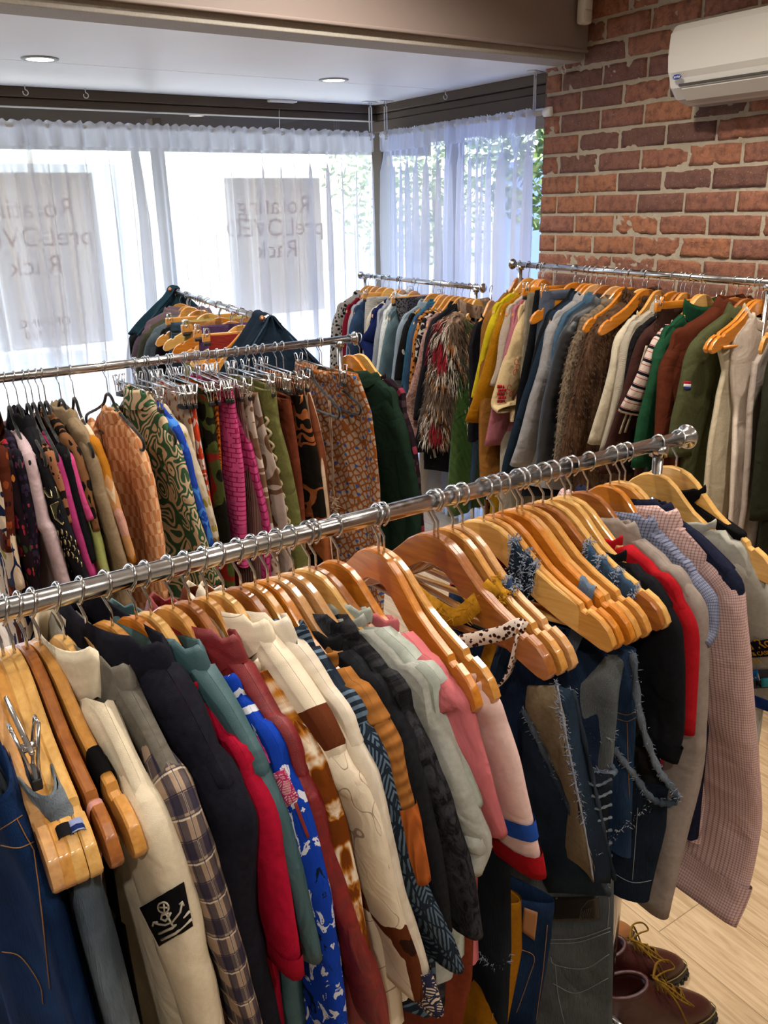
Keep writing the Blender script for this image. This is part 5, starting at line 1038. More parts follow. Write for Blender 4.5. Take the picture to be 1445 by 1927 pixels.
# studs and crest patches of the black jacket, fixed to its sleeve
slv = kid(bj, 'sleeve')[0]; a_ = MR.loc(50, 795, .08)[0]
def onsleeve(px, py, so=.19):
    for dx_ in (0, -3, -6, -9, 3, -13):
        q = camnear(slv, px+dx_, py, .002)[0]
        if q is not None: return q
    q = MR.loc(px, py, so); return Vector((q[0]-a_-.03, -q[1], q[2]))
GOLD = plain('antique gold stud', '#a99a72', .35, .8); OLV = f('plain', ['#3a3826', '#45432f'])
def ringm(c, r, w_=.0014): return [(c.x-.002, c.y+r*math.cos(a), c.z+r*math.sin(a)) for a in np.linspace(0, 2*PI, 13)]
m = MB()
for row, (py0, n_) in enumerate(((1003, 6), (1022, 6), (1044, 6))):
    for k in range(n_):
        c = onsleeve(104+row*6+k*7.5, py0-(k if k < 3 else 5-k)*5+k*3.5, .185+k*.006); m = MB(); m.tube(ringm(c, .007), .0016, 6); m.build('eyelet', GOLD, slv)
for row, py0 in enumerate((1014, 1036)):
    P = [onsleeve(106+row*6+k*4, py0-(k if k < 5 else 9-k)*3+k*2, .185+k*.003) for k in range(10)]
    for p in P: m = MB(); m.lathe([(0, -.001), (.0028, 0), (0, .002)], tuple(p-Vector((.002, 0, 0))), 'x', 8); m.build('stud', GOLD, slv)
for cx_, cy_, r_ in ((132, 1063, .012), (127, 1075, .006), (138, 1074, .006), (146, 1085, .008), (134, 1094, .009), (122, 1070, .005)):
    c = onsleeve(cx_, cy_, .22)
    V = []
    for k in range(10): rr_ = r_*(1 if k % 2 == 0 else .42); V.append((c.x-.003, c.y+rr_*math.sin(k*PI/5), c.z+rr_*math.cos(k*PI/5)))
    m = MB(); m.add(V, [tuple(range(10))]); m.build('star_stud', GOLD, slv)
for nm, pts in (('name_patch', [(82, 918), (106, 916), (112, 937), (94, 935)]), ('shield_patch', [(98, 950), (110, 944), (124, 948), (127, 965), (120, 987), (106, 975)])):
    P = [onsleeve(px, py, .2) for px, py in pts]; m = MB(); m.add([p-Vector((.003, 0, 0)) for p in P]+P, [tuple(range(len(P)))]+[(i, (i+1) % len(P), (i+1) % len(P)+len(P), i+len(P)) for i in range(len(P))]); pt = m.build(nm, OLV, slv, False)
    m = MB(); m.tube([p-Vector((.003, 0, 0)) for p in P]+[P[0]-Vector((.003, 0, 0))], .0013, 6); m.build('cord_edge', GOLD, slv)
    c = sum(P, Vector())/len(P)-Vector((.0045, 0, 0))
    if nm == 'name_patch': text_mesh('patch_lettering', 'CELI', .024, GOLD, slv, Matrix.Translation(c) @ Matrix.Rotation(-PI/2, 4, 'Z') @ Matrix.Rotation(PI/2, 4, 'X'))
    else: m = MB(); m.tube([c+Vector((0, .008, .006)), c+Vector((0, .0, -.012)), c+Vector((0, -.002, .008)), c+Vector((0, -.008, -.012)), c+Vector((0, -.01, .006))], .0011, 6); m.build('crest_stitching', GOLD, slv)

# ------------------------------------------------------------------ rack by the brick wall, far end first
def RW(*args, **kw): kw.setdefault('wood_', 'orange'); return garment(RR, *args, **kw)
RW('sweater', 'tan brown sweater at the far end by the bluish curtain', 'sweater', f('plain', ['#7d5426', '#714b20']), [(948,566,.08),(922,585,.18),(908,612,.21),(904,665,.22),(902,760,.235),(902,840,.24),(904,920,.24)], 1, (.13,.11), -.72, .03, wood_='brown')
RW('blouse', 'bright yellow blouse with a thin sleeve', 'blouse', f('plain', ['#b3a01f', '#a39118']), [(965,562,.08),(932,584,.17),(919,612,.205),(906,662,.22),(892,725,.235),(887,748,.24)], 2, (.07,.06), -.65, .022, wood_='honey')
RW('sweatshirt', 'mustard yellow sweatshirt with a wide half sleeve', 'sweatshirt', f('plain', ['#96640f', '#88590c']), [(984,560,.08),(948,585,.17),(931,618,.205),(913,680,.23),(898,730,.255),(875,792,.28)], 2, (.17,.19), -.7, .034, wood_='honey')
RW('blouse', 'white and pink knitted blouse with a scalloped edge', 'blouse', f('knit', ['#b9a99a'], .6), [(990,565,.08),(958,588,.17),(943,622,.205),(934,690,.22),(922,725,.23)], 2, (.1,.08), -.6, .026)
RW('shirt', 'dusty pink shirt with a long sleeve hanging under the cream one', 'shirt', f('plain', ['#9c6068', '#8f565e']), [(990,580,.08),(966,602,.16),(955,640,.2),(940,710,.22),(926,770,.235),(912,838,.245)], 2, (.14,.14), -.7, .03)
emb = RW('blouse', 'cream balloon sleeve blouse with red embroidery', 'blouse', f('plain', ['#c2ab83', '#b79f76']), [(985,592,.1),(965,622,.18),(950,670,.21),(935,720,.235),(925,760,.25),(935,775,.25)], 1, (.12,.12), -.65, .034)
RW('trousers', 'beige ribbed trousers clipped beside the black pair', 'trousers', f('rib', ['#8b8270'], .8), [(990,552,.15),(985,640,.16),(975,760,.17),(965,900,.17)], 0, None, -1.1, .03, collar='waist', hang='woodclip', yaw=0)
RW('trousers', 'black trousers clipped behind the beige ribbed pair', 'trousers', f('plain', ['#0e0f12', '#15161a']), [(1008,548,.15),(992,640,.17),(972,740,.19),(962,840,.2)], 0, None, -.9, .04, collar='waist', hang=None)
RW('trousers', 'blue grey trousers folded wide over a wooden clip hanger', 'trousers', f('plain', ['#4a5260', '#424a57']), [(1017,549,.17),(1010,620,.18),(1000,700,.18),(990,760,.18)], 0, None, -.7, .03, collar='waist', hang='woodclip', yaw=0)
RW('coat', 'black coat below the hanger with striped strap ends', 'coat', f('plain', ['#0f1114', '#15171b']), [(1075,556,.07),(1045,585,.15),(1018,622,.2),(1000,690,.22),(985,770,.235),(970,850,.24)], 2, (.15,.12), -.95, .036, collar='shirt')
hanger(RR, RR.loc(1081, 534, 0)[0], 'orange', 'amber wooden hanger with floral strap ends on its tip by the brick wall', 'hangers on the rack by the brick wall', .0)
RW('coat', 'navy coat with a long sleeve right of the pink shirt', 'coat', f('plain', ['#1c2836', '#182330']), [(1080,565,.08),(1050,592,.16),(1022,632,.205),(1000,700,.23),(975,775,.25),(950,860,.265),(943,900,.265)], 2, (.17,.14), -.9, .036, collar='shirt')
RW('coat', 'light grey wool coat with a turned up cuff', 'coat', f('plain', ['#8d8b8c', '#7f7d7e']), [(1090,562,.08),(1050,590,.16),(1028,622,.2),(1016,690,.22),(994,760,.24),(976,830,.255),(960,876,.265)], 2, (.15,.11), -.9, .038, collar='shirt', wood_='pale')
RW('shirt', 'faded blue denim shirt beside the grey wool coat', 'shirt', f('denim', ['#3c5468', '#4e687c']), [(1108,562,.08),(1070,590,.16),(1046,625,.2),(1036,690,.215),(1022,760,.225)], 2, (.14,.12), -.7, .026, collar='shirt', wood_='brown')
lj = RW('leather_jacket', 'black leather jacket with padded ribbed sleeve', 'jacket', f('plain', ['#1c1d20', '#232427'], .42, .42, key='black leather', wr=.25, sheen=0), [(1128,566,.08),(1090,592,.16),(1060,622,.2),(1046,660,.215),(1034,710,.228),(1020,770,.24),(1012,840,.25),(1008,900,.255)], 2, (.16,.13), -.72, .044, collar='shirt', wood_='pale', ridge=True)
cu = f('curly', ['#4b3f33', '#7a6a58']); t1 = RW('teddy_coat', 'shaggy taupe teddy coat with a curly pile', 'coat', cu, [(1140,588,.08),(1102,605,.16),(1080,640,.2),(1066,690,.218),(1054,760,.235),(1046,840,.25),(1040,890,.255)], 2, (.15,.13), -.85, .044, collar='shirt')
ff = f('fur', ['#2e2018', '#4a3526', '#5f4836'], .8); t2 = RW('fur_coat', 'brown fur coat with a thick fur collar', 'coat', ff, [(1180,572,.07),(1130,598,.15),(1108,628,.2),(1092,680,.222),(1078,740,.24),(1064,810,.255),(1052,880,.265)], 2, (.18,.16), -.95, .06, collar='stand', wood_='light')
for t_, mt, cnt, ln in ((t1, f('plain', ['#5c4e40', '#6f6050']), 2600, .012), (t2, f('plain', ['#3d2b20', '#503a2b']), 3800, .013)):
    for c in [x for x in D.objects if x.parent == t_ and x.name.split('.')[0] in ('body', 'sleeve', 'collar')]: pile('fur_pile', c, mt, c, cnt, ln, 3, .0011)
hanger(RR, RR.loc(1190, 540, 0)[0]-.012, 'orange', 'bare amber wooden hanger above the brown fur coat, left of the pair', 'hangers on the rack by the brick wall', .0)
hanger(RR, RR.loc(1224, 546, 0)[0]-.02, 'orange', 'bare amber wooden hanger with a blue strap above the brown fur coat', 'hangers on the rack by the brick wall', .0)
RW('shirt', 'cream long sleeved shirt right of the fur coat', 'shirt', f('plain', ['#b7ad98', '#a99f8a']), [(1196,603,.1),(1168,622,.17),(1156,645,.2),(1146,700,.22),(1128,765,.24),(1106,835,.26)], 1, (.14,.12), -.7, .03, wood_='honey')
RW('cardigan', 'ivory cardigan with a turned collar', 'cardigan', f('knit', ['#b4aa98'], .5), [(1232,582,.08),(1195,612,.16),(1172,642,.2),(1163,700,.215),(1150,770,.225),(1128,850,.24)], 2, (.13,.1), -.7, .03, collar='shirt')
RW('fur_vest', 'black fluffy vest between ivory and brown garments', 'vest', f('curly', ['#0c0b0d', '#1b191b']), [(1238,595,.1),(1200,620,.18),(1184,660,.2),(1174,730,.21),(1162,800,.22)], 1, (.12,.1), -.7, .03, wood_='brown')
tj = RW('track_jacket', 'brown track jacket with two cream sleeve stripes', 'jacket', f('plain', ['#3c2420', '#35201c']), [(1245,600,.1),(1215,622,.18),(1196,655,.205),(1180,710,.22),(1163,770,.235),(1140,840,.25),(1126,890,.255)], 1, (.15,.12), -.72, .032, wood_='honey')
for dy in (.02, .045):
    q = [RR.loc(*p) for p in ((1200,650,.205),(1184,705,.22),(1168,762,.235),(1150,815,.247))]; a_ = RR.loc(1245, 600, .1)[0]
    m = MB(); m.ribbon(crom([(p[0]-a_+.022, -p[1]+dy, p[2]) for p in q], 6), (0, 1, 0), .01, .002); m.build('sleeve_stripe', f('plain', ['#b9ad97']), tj)
RW('trousers', 'chocolate corduroy trousers with a cream side stripe', 'trousers', f('rib', ['#3a231c'], .5), [(1240,583,.15),(1226,660,.17),(1215,740,.18),(1205,820,.18)], 0, None, -.9, .036, collar='waist', hang='woodclip', yaw=0, wood_='orange')
RW('tee_shirt', 'cream tee with black and red horizontal stripes', 't-shirt', f('stripe', ['#b8a79c', '#14171f', '#8c2230'], 1.1), [(1265,608,.12),(1235,632,.18),(1222,655,.205),(1200,705,.235),(1180,745,.255),(1164,774,.268)], 1, (.165,.17), -.68, .034, wood_='honey', fold=.5)
RW('sweatshirt', 'bright green knitted sweater with ribbed collar', 'sweater', f('plain', ['#1c442d', '#183b27']), [(1284,602,.09),(1252,625,.16),(1234,655,.2),(1226,700,.217),(1212,750,.232),(1200,800,.245),(1188,880,.255)], 2, (.15,.13), -.68, .034, collar='stand', wood_='light', cmat=f('rib', ['#1c452e'], .7))
RW('coat', 'rust brown wool coat with a wide collar', 'coat', f('plain', ['#4f2415', '#451f12']), [(1362,576,.05),(1312,612,.12),(1268,655,.18),(1244,690,.213),(1238,750,.228),(1234,820,.24),(1228,890,.245)], 3, (.17,.15), -.9, .046, collar='shirt', wood_='brown')
oj = RW('jacket', 'olive green jacket with a small red, white and blue flag', 'jacket', f('plain', ['#47492f', '#3e4029']), [(1378,592,.06),(1338,614,.13),(1302,648,.19),(1290,680,.21),(1278,740,.228),(1264,800,.242),(1255,860,.25)], 2, (.18,.15), -.8, .046, collar='shirt', wood_='brown')
a_ = RR.loc(1378, 592, .06)[0]; c = RR.loc(1293, 725, .175); c = Vector((c[0]-a_, -c[1], c[2]))
for i, hx in enumerate(('#9c1f2c', '#c9c6c4', '#1f2f66')): decal('flag_band', near_sleeve(oj), [(1287,717+5.3*i),(1300,717.5+5.3*i),(1299,722.8+5.3*i),(1286,722.3+5.3*i)], f('plain', [hx]), 3, 3)
RW('dress', 'cream linen sleeveless dress behind the ivory tank dress', 'dress', f('plain', ['#b3a68d', '#a79a82']), [(1398,582,.06),(1366,622,.13),(1350,655,.16),(1362,700,.13),(1350,745,.15),(1338,830,.19),(1330,920,.21)], 2, None, -.95, .034, wood_='orange', bar=True, full=True)
RW('dress', 'ivory sleeveless tank dress hanging nearest along the brick wall', 'dress', f('plain', ['#c0b1a2', '#b5a697']), [(1400,607,.07),(1378,635,.12),(1376,700,.12),(1384,770,.11),(1380,850,.15),(1372,950,.17),(1366,1020,.18)], 1, None, -1.0, .04, wood_='orange', bar=True, full=True)
RW('dress', 'oatmeal knitted dress at the near end behind the chrome post', 'dress', f('plain', ['#a3958a', '#978a7f']), [(1436,618,.08),(1420,680,.13),(1410,760,.15),(1405,860,.17),(1400,960,.18)], 1, None, -.98, .036, wood_='honey')
RW('coat', 'dark olive coat at the photo right edge beyond the post', 'coat', f('plain', ['#1f2016', '#26271b']), [(1462,640,.09),(1445,700,.18),(1432,800,.22),(1420,900,.235),(1412,980,.24)], 1, (.16,.14), -1.05, .04, collar='shirt', wood_='brown')
# red embroidery on the cream blouse sleeve
a_ = RR.loc(985, 592, .1)[0]; REDT = f('plain', ['#a3202a'])
for i in range(5):
    for j in range(3):
        c = RR.loc(934+j*5+(i % 2)*2, 726+i*7, .235-j*.012); c = Vector((c[0]-a_+.012, -c[1], c[2])); m = MB(); m.box((c.x, c.y-.005, c.z-.006), (c.x+.004, c.y+.005, c.z+.006)); m.build('embroidered_check', REDT, emb)
for px, py in ((968, 680), (971, 690), (966, 700), (952, 735), (958, 740), (955, 728)):
    c = RR.loc(px, py, .19); c = Vector((c[0]-a_+.012, -c[1], c[2])); m = MB(); m.tube([c+Vector((0, .01*math.cos(a), .012*math.sin(a))) for a in np.linspace(0, 5, 9)], .0014, 5); m.build('embroidered_loop', REDT, emb)

# ------------------------------------------------------------------ rack by the short window
def FW(*args, **kw): kw.setdefault('wood_', 'honey'); return garment(FA, *args, **kw)
FW('cardigan', 'black and white knitted pattern cardigan at the left end', 'cardigan', f('leopard', ['#8d8a86', '#151517'], .8), [(672,556,.08),(640,580,.17),(627,602,.205),(622,650,.22),(620,720,.23)], 2, (.14,.12), -.7, .034, collar='shirt')
FW('blouse', 'crimson blouse next to the knitted cardigan', 'blouse', f('plain', ['#6d1524', '#61121f']), [(676,568,.09),(655,586,.17),(646,606,.2),(643,650,.215),(642,700,.22)], 2, (.12,.1), -.65, .024)
FW('coat', 'pale grey coat with a light collar, third from the left', 'coat', f('plain', ['#8f9296', '#84878b']), [(684,570,.09),(664,584,.16),(656,604,.2),(652,660,.215),(648,720,.225)], 2, (.13,.11), -.75, .03, collar='shirt')
FW('denim_jacket', 'slate denim jacket beside the pale grey coat', 'jacket', f('denim', ['#2b3f5c', '#3e5778']), [(694,580,.1),(670,592,.17),(659,612,.205),(653,665,.22),(648,730,.23)], 2, (.14,.12), -.62, .032, collar='shirt')
FW('top', 'black sleeveless top under a tilted pale hanger', 'top', f('plain', ['#131417', '#1b1c20']), [(694,596,.14),(680,630,.17),(670,690,.19),(664,760,.2)], 1, None, -.7, .03, bar=True, wood_='light')
FW('skirt', 'white quilted skirt clipped high on a wooden hanger', 'skirt', f('knit', ['#b2afaa'], 1.), [(688,560,.15),(686,600,.16),(684,650,.17),(682,700,.17)], 0, None, -.5, .03, collar='waist', hang='woodclip', yaw=0)
FW('blouse', 'cream blouse hanging on a tilted pale hanger', 'blouse', f('plain', ['#b8b2a2', '#aca696']), [(728,566,.08),(706,582,.15),(692,596,.18),(688,630,.195)], 2, (.1,.09), -.6, .028, wood_='light')
FW('sweater', 'royal navy sweater with a pushed out elbow', 'sweater', f('plain', ['#15204d', '#111a40']), [(722,580,.1),(706,596,.17),(694,618,.2),(678,640,.235),(686,665,.23),(694,700,.22)], 2, (.13,.1), -.65, .036, collar='crew')
FW('shirt', 'silver grey shirt between navy sweater and white fluffy coat', 'shirt', f('plain', ['#868b93', '#7b8088']), [(724,592,.1),(712,606,.17),(706,632,.2),(700,690,.215),(693,750,.225)], 2, (.13,.11), -.72, .03, collar='shirt')
FW('coat', 'white fluffy coat with soft edges', 'coat', f('curly', ['#a9aeac', '#bfc4c2']), [(736,568,.07),(724,590,.14),(718,618,.19),(712,670,.215),(704,730,.225)], 2, (.13,.11), -.8, .04, collar='stand')
FW('denim_jacket', 'washed teal grey denim jacket with seamed sleeve', 'jacket', f('denim', ['#4a5f68', '#6b828a']), [(750,592,.1),(735,603,.16),(726,624,.2),(716,680,.22),(707,750,.235),(703,800,.24)], 2, (.16,.14), -.68, .036, collar='shirt')
FW('skirt', 'black lace sequin skirt clipped on a wooden hanger', 'skirt', f('leopard', ['#454347', '#0d0c0e'], .35), [(742,562,.15),(752,600,.15),(758,650,.15)], 0, None, -.42, .034, collar='waist', hang='woodclip', yaw=0)
FW('jacket', 'pale blue grey jacket with white piping', 'jacket', f('plain', ['#7d8b97', '#71808c']), [(792,572,.08),(764,592,.16),(750,615,.2),(742,670,.22),(734,740,.235),(728,800,.24)], 2, (.15,.12), -.75, .034, collar='shirt')
FW('tee_shirt', 'black tee with white panels on its sleeve', 't-shirt', f('blobs', ['#141416', '#161618', '#b3b3b3'], 1.2), [(778,590,.12),(762,610,.18),(754,640,.21),(746,680,.225),(742,715,.235)], 1, (.13,.12), -.65, .03)
FW('shirt', 'teal blue shirt with a visible collar point', 'shirt', f('plain', ['#2a566b', '#234a5d']), [(808,572,.08),(786,594,.15),(771,618,.19),(762,670,.21),(755,730,.22)], 2, (.12,.1), -.72, .026, collar='shirt')
FW('denim_shirt', 'mid blue denim shirt with small pearl buttons', 'denim shirt', f('denim', ['#293f58', '#4a6685']), [(806,584,.09),(784,602,.16),(771,628,.2),(764,690,.22),(756,760,.235),(750,820,.24)], 2, (.13,.11), -.72, .03, collar='shirt')
FW('blouse', 'orange leopard print blouse in the far rack', 'blouse', f('leopard', ['#96602e', '#2c1a10'], .7), [(806,590,.1),(790,606,.16),(780,630,.2),(774,680,.215),(769,740,.225)], 2, (.1,.09), -.7, .026)
FW('blouse', 'black and cream abstract print blouse', 'blouse', f('blobs', ['#19181b', '#a39a92', '#1b1a1c'], .5), [(818,586,.1),(800,602,.16),(788,626,.2),(780,680,.215)], 2, (.1,.09), -.7, .026)
FW('jacket', 'pink tweed jacket with a wide flared sleeve', 'jacket', f('giraffe', ['#7c5d58', '#a58a80', '#8d6a62'], .6), [(828,592,.1),(808,610,.16),(796,634,.2),(786,680,.22),(772,730,.245),(758,770,.265),(772,830,.25)], 2, (.13,.13), -.75, .03)
FW('coat', 'black long coat left of the striped fur coat', 'coat', f('plain', ['#15161a', '#1b1c21']), [(848,580,.07),(822,600,.15),(804,625,.195),(794,690,.22),(784,740,.235),(778,790,.24)], 2, (.14,.12), -.9, .034, collar='shirt')
FW('coat', 'plain black coat directly behind the multicolour fur coat', 'coat', f('plain', ['#101115', '#17181c']), [(862,582,.07),(836,604,.15),(815,632,.195),(803,700,.22),(790,790,.24),(776,850,.25)], 2, (.14,.12), -.95, .034, collar='shirt')
fc = FW('fur_coat', 'shaggy fur coat in black, cream, orange and red streaks', 'coat', f('fur', ['#17120f', '#5d4636', '#8a7565', '#3a241a'], .9), [(868,592,.08),(836,610,.15),(822,636,.2),(815,700,.225),(806,760,.245),(800,830,.26)], 2, (.2,.2), -.7, .14, collar='stand', wood_='honey')
for c in [x for x in D.objects if x.parent == fc and x.name.split('.')[0] in ('body', 'sleeve')]:
    pile_multi('fur_pile', c, [f('plain', [hx]) for hx in ('#7c1c26', '#1b1512', '#b7a999', '#2a201a', '#c2b8aa', '#1b1512', '#8a5528', '#ab9c8c', '#58493d')], c, 5200, .05, 11, .0022, 1.6)
FW('dress', 'long mossy green satin dress below the fur coat', 'dress', f('tapa', ['#335022', '#2a451c'], 3., .45), [(866,640,.1),(856,720,.15),(850,800,.17),(846,900,.18),(842,980,.19),(842,1040,.19)], 1, None, -1.15, .05, wood_='light')
FW('blouse', 'black top with a white size label by the rack post', 'blouse', f('plain', ['#111114', '#18181c']), [(896,592,.09),(888,612,.16),(884,650,.18),(884,720,.2)], 2, None, -.7, .03)
FW('trousers', 'plain white trousers hanging low behind the pink tweed', 'trousers', f('plain', ['#9f9a92', '#95908a']), [(792,700,.15),(790,860,.17),(788,960,.17)], 0, None, -1.15, .04, collar='waist', hang=None)
FW('scarf', 'zebra striped scarf end showing under the fur coat', 'scarf', f('tapa', ['#141416', '#a8a8a6'], 3.), [(812,760,.17),(805,860,.18),(802,905,.18)], 0, None, -.88, .02, collar='waist', hang=None)
FW('blouse', 'rust leopard chiffon hem below the tweed jacket', 'blouse', f('leopard', ['#8a5636', '#3a2014'], .8), [(790,660,.15),(783,780,.18),(780,870,.19)], 1, None, -.86, .028, hang=None)
# mustard and leopard garments between both window racks, low
RW('trousers', 'black leopard trousers low below the mustard sweatshirt', 'trousers', f('leopard', ['#6a4a30', '#0f0d0c'], 1.), [(912,700,.15),(908,850,.17),(910,950,.17)], 0, None, -1.2, .04, collar='waist', hang=None)
RW('trousers', 'golden yellow trousers hanging beside the white pair', 'trousers', f('plain', ['#8c6a14', '#7e5e10']), [(930,700,.15),(925,860,.17),(922,980,.17)], 0, None, -1.2, .036, collar='waist', hang=None)
RW('trousers', 'white trousers showing below the pink shirt', 'trousers', f('plain', ['#a39a8e', '#98907f']), [(950,700,.15),(942,860,.17),(938,980,.17)], 0, None, -1.15, .036, collar='waist', hang=None)

# ------------------------------------------------------------------ rack by the long curtain
def LW(*args, **kw): kw.setdefault('wood_', 'honey'); return garment(LR, *args, **kw)
LW('coat', 'black coat at the far end of the curtain side rack', 'coat', f('plain', ['#1b1b1c', '#232324']), [(303,588,.1),(268,605,.18),(246,616,.21),(240,650,.225),(237,720,.235),(236,800,.24)], 2, (.15,.12), -.8, .036, collar='shirt')
LW('shirt', 'mauve grey shirt second from the far end', 'shirt', f('plain', ['#6c5a60', '#625157']), [(318,588,.09),(282,606,.17),(260,622,.2),(250,655,.215),(243,720,.225),(240,800,.23)], 2, (.14,.12), -.75, .034, collar='shirt')
LW('shirt', 'khaki shirt between mauve and grey blue shirts', 'shirt', f('plain', ['#4f4f40', '#474738']), [(320,598,.09),(292,615,.16),(268,632,.2),(258,670,.215),(252,730,.22)], 2, (.13,.11), -.7, .03, collar='shirt')
LW('jacket', 'grey blue light jacket on the curtain side rack', 'jacket', f('plain', ['#56636b', '#4d5961']), [(322,606,.1),(298,620,.16),(278,640,.2),(268,680,.215),(262,740,.225)], 2, (.13,.11), -.7, .034, collar='shirt')
LW('tee_shirt', 'black tee with an open neckline next to the clipped jeans', 't-shirt', f('plain', ['#141518', '#1b1c1f']), [(320,620,.1),(304,634,.16),(294,650,.19),(290,700,.2)], 2, (.12,.11), -.65, .03)
LW('jeans', 'faded blue jeans clipped in the curtain side rack', 'jeans', f('denim', ['#2c3f52', '#4a6176']), [(320,608,.15),(318,660,.16),(314,740,.17)], 0, None, -.9, .045, collar='waist', hang='woodclip', yaw=0)
LW('skirt', 'pale lime skirt beside the faded jeans', 'skirt', f('plain', ['#8b8a52', '#807f49']), [(348,605,.15),(346,660,.16),(344,740,.17)], 0, None, -.7, .03, collar='waist', hang='woodclip', yaw=0)
LW('blouse', 'tan blouse with button front, clipped', 'blouse', f('plain', ['#a07448', '#94693f']), [(358,606,.13),(356,660,.14),(354,700,.14)], 0, None, -.6, .025, collar='waist', hang='woodclip', yaw=0)
LW('skirt', 'purple skirt clipped left of the red ribbed one', 'skirt', f('plain', ['#4f3a5c', '#463352']), [(376,616,.14),(374,660,.15),(372,710,.15)], 0, None, -.6, .03, collar='waist', hang='woodclip', yaw=0)
LW('skirt', 'red ribbed knit skirt clipped on a wooden hanger', 'skirt', f('knit', ['#93332a'], .7), [(394,632,.14),(392,680,.15),(390,720,.15)], 0, None, -.55, .05, collar='waist', hang='woodclip', yaw=0)
for i, (px, wd) in enumerate(((372, 'honey'), (390, 'light'), (412, 'orange'), (432, 'honey'), (452, 'light'), (470, 'orange'), (484, 'honey'))):
    hanger(LR, LR.loc(px, 547+(px-325)*.31, 0)[0], wd, 'one of the bare varnished wooden hangers between the denim jackets', 'bare wooden hangers on the rack by the long curtain', random.uniform(-.08, .12), False)
def drape_jacket(label, a, w_, h, mat, seed):      # denim jacket hung over the rail end
    o = empty('denim_jacket'); LR.place(o, a); tag(o, label, 'jacket'); V = []; F = []; NA, NB = 40, 14
    for i in range(NA+1):
        for j in range(NB+1):
            u = i/NA*2-1; v = j/NB; th_ = u*PI*.5
            x = (v-.5)*w_*(1+.25*abs(u)); q = abs(u)
            y = .016*math.sin(min(1, q*5)*PI/2)*(1 if u > 0 else -1) + (1 if u > 0 else -1)*max(0, q-.2)*.26*(1+.1*math.sin(v*7+seed))
            z = .017*math.cos(min(1, q*5)*PI/2) - max(0, q-.2)**1.0*h*1.25 + .006*math.sin(v*12+u*5)
            V.append((x+.01*math.sin(u*9+seed)*q, y+.008*math.sin(v*14+seed), z))
    for i in range(NA):
        for j in range(NB): F.append((i*(NB+1)+j, i*(NB+1)+j+1, (i+1)*(NB+1)+j+1, (i+1)*(NB+1)+j))
    b = mk('body', V, F, mat, o); md = b.modifiers.new('thick', 'SOLIDIFY'); md.thickness = .006; md.offset = 1
    for sx, nm in ((1, 'front_panel'), (-1, 'back_panel')):
        V = []; F = []
        for i in range(13):
            q = i/12
            for j in range(11):
                v = j/10*2-1; V.append((sx*w_*.5*(1+.22*q)+.01*math.sin(v*8+q*4), v*(.014+q*.2), .012-q*h*1.02+.01*math.sin(v*9)))
        for i in range(12):
            for j in range(10): F.append((i*11+j, i*11+j+1, (i+1)*11+j+1, (i+1)*11+j))
        mk(nm, V, F, mat, o)
    m = MB(); m.tube([(w_*.5*(1+.25*abs(u)), (.016*math.sin(min(1, abs(u)*5)*PI/2)+max(0, abs(u)-.2)*.26)*(1 if u > 0 else -1), .02*math.cos(min(1, abs(u)*5)*PI/2)-max(0, abs(u)-.2)*h*1.25) for u in np.linspace(-1, 1, 30)], .004, 6); m.build('hem_seam', f('denim', ['#2c3e50', '#4d6478']), o)
    m = MB(); m.lathe([(0, -.002), (.011, 0), (.011, .002), (0, .004)], (w_*.5-.01, -.03, .012), 'x', 14); m.build('button', plain('copper button', '#9c6a4c', .4, .6), o)
    return o
drape_jacket('dark denim jacket draped over the near end of the curtain side rail', LR.loc(505, 603, 0)[0]-.05, .16, .26, f('denim', ['#141f2b', '#243547']), 2)
drape_jacket('dark teal denim jacket draped over the far end of the curtain side rail', .03, .10, .2, f('denim', ['#1d3440', '#31505e']), 5)

# ------------------------------------------------------------------ anchor patch, sleeve logos, leather patches
sl_ = near_sleeve(e_)
decal('anchor_patch', sl_, [(268,1706),(343,1658),(360,1740),(304,1778)], f('plain', ['#0d0d0f', '#141416']), 12, 12)
WH = f('plain', ['#b9b2a4'])
stroke('anchor_embroidery', sl_, [(313+9*math.cos(a), 1702+10*math.sin(a)) for a in np.linspace(0, 6.3, 14)], WH, .001)
stroke('anchor_embroidery', sl_, [(306,1702),(320,1702)], WH, .001); stroke('anchor_embroidery', sl_, [(313,1695),(314,1712)], WH, .001)
stroke('anchor_embroidery', sl_, [(322,1713),(312,1716),(310,1724),(318,1727),(322,1720),(326,1712)], WH, .0013)
stroke('anchor_embroidery', sl_, [(296,1732),(306,1735),(318,1735),(330,1728),(338,1712),(342,1694)], WH, .0011); stroke('anchor_embroidery', sl_, [(316,1712),(331,1737)], WH, .0012)
stroke('anchor_embroidery', sl_, [(294,1738),(296,1731),(303,1730)], WH, .0011); stroke('anchor_embroidery', sl_, [(337,1697),(342,1692),(345,1699)], WH, .0011)
stroke('rank_bar', sl_, [(306,1752),(330,1740),(352,1712)], WH, .0015); stroke('rank_bar', sl_, [(311,1764),(336,1750),(356,1726)], WH, .0015)
sl_ = near_sleeve(js)
GLD = f('plain', ['#b58a1c']); NVY = f('plain', ['#15162b']); BK = f('plain', ['#111114'])
decal('crest_badge', sl_, [(1406,1208),(1462,1198),(1466,1232),(1408,1236)], NVY, 8, 6)
decal('logo_panel', sl_, [(1412,1260),(1470,1256),(1474,1290),(1414,1294)], f('plain', ['#3f4146']), 8, 6); decal('logo_panel_blue', sl_, [(1412,1260),(1428,1259),(1429,1277),(1413,1278)], f('plain', ['#1f5c9c']), 4, 4, .0038)
decal('logo_panel_cyan', sl_, [(1434,1274),(1462,1272),(1464,1288),(1435,1290)], f('plain', ['#3fa3b5']), 4, 4, .0038)
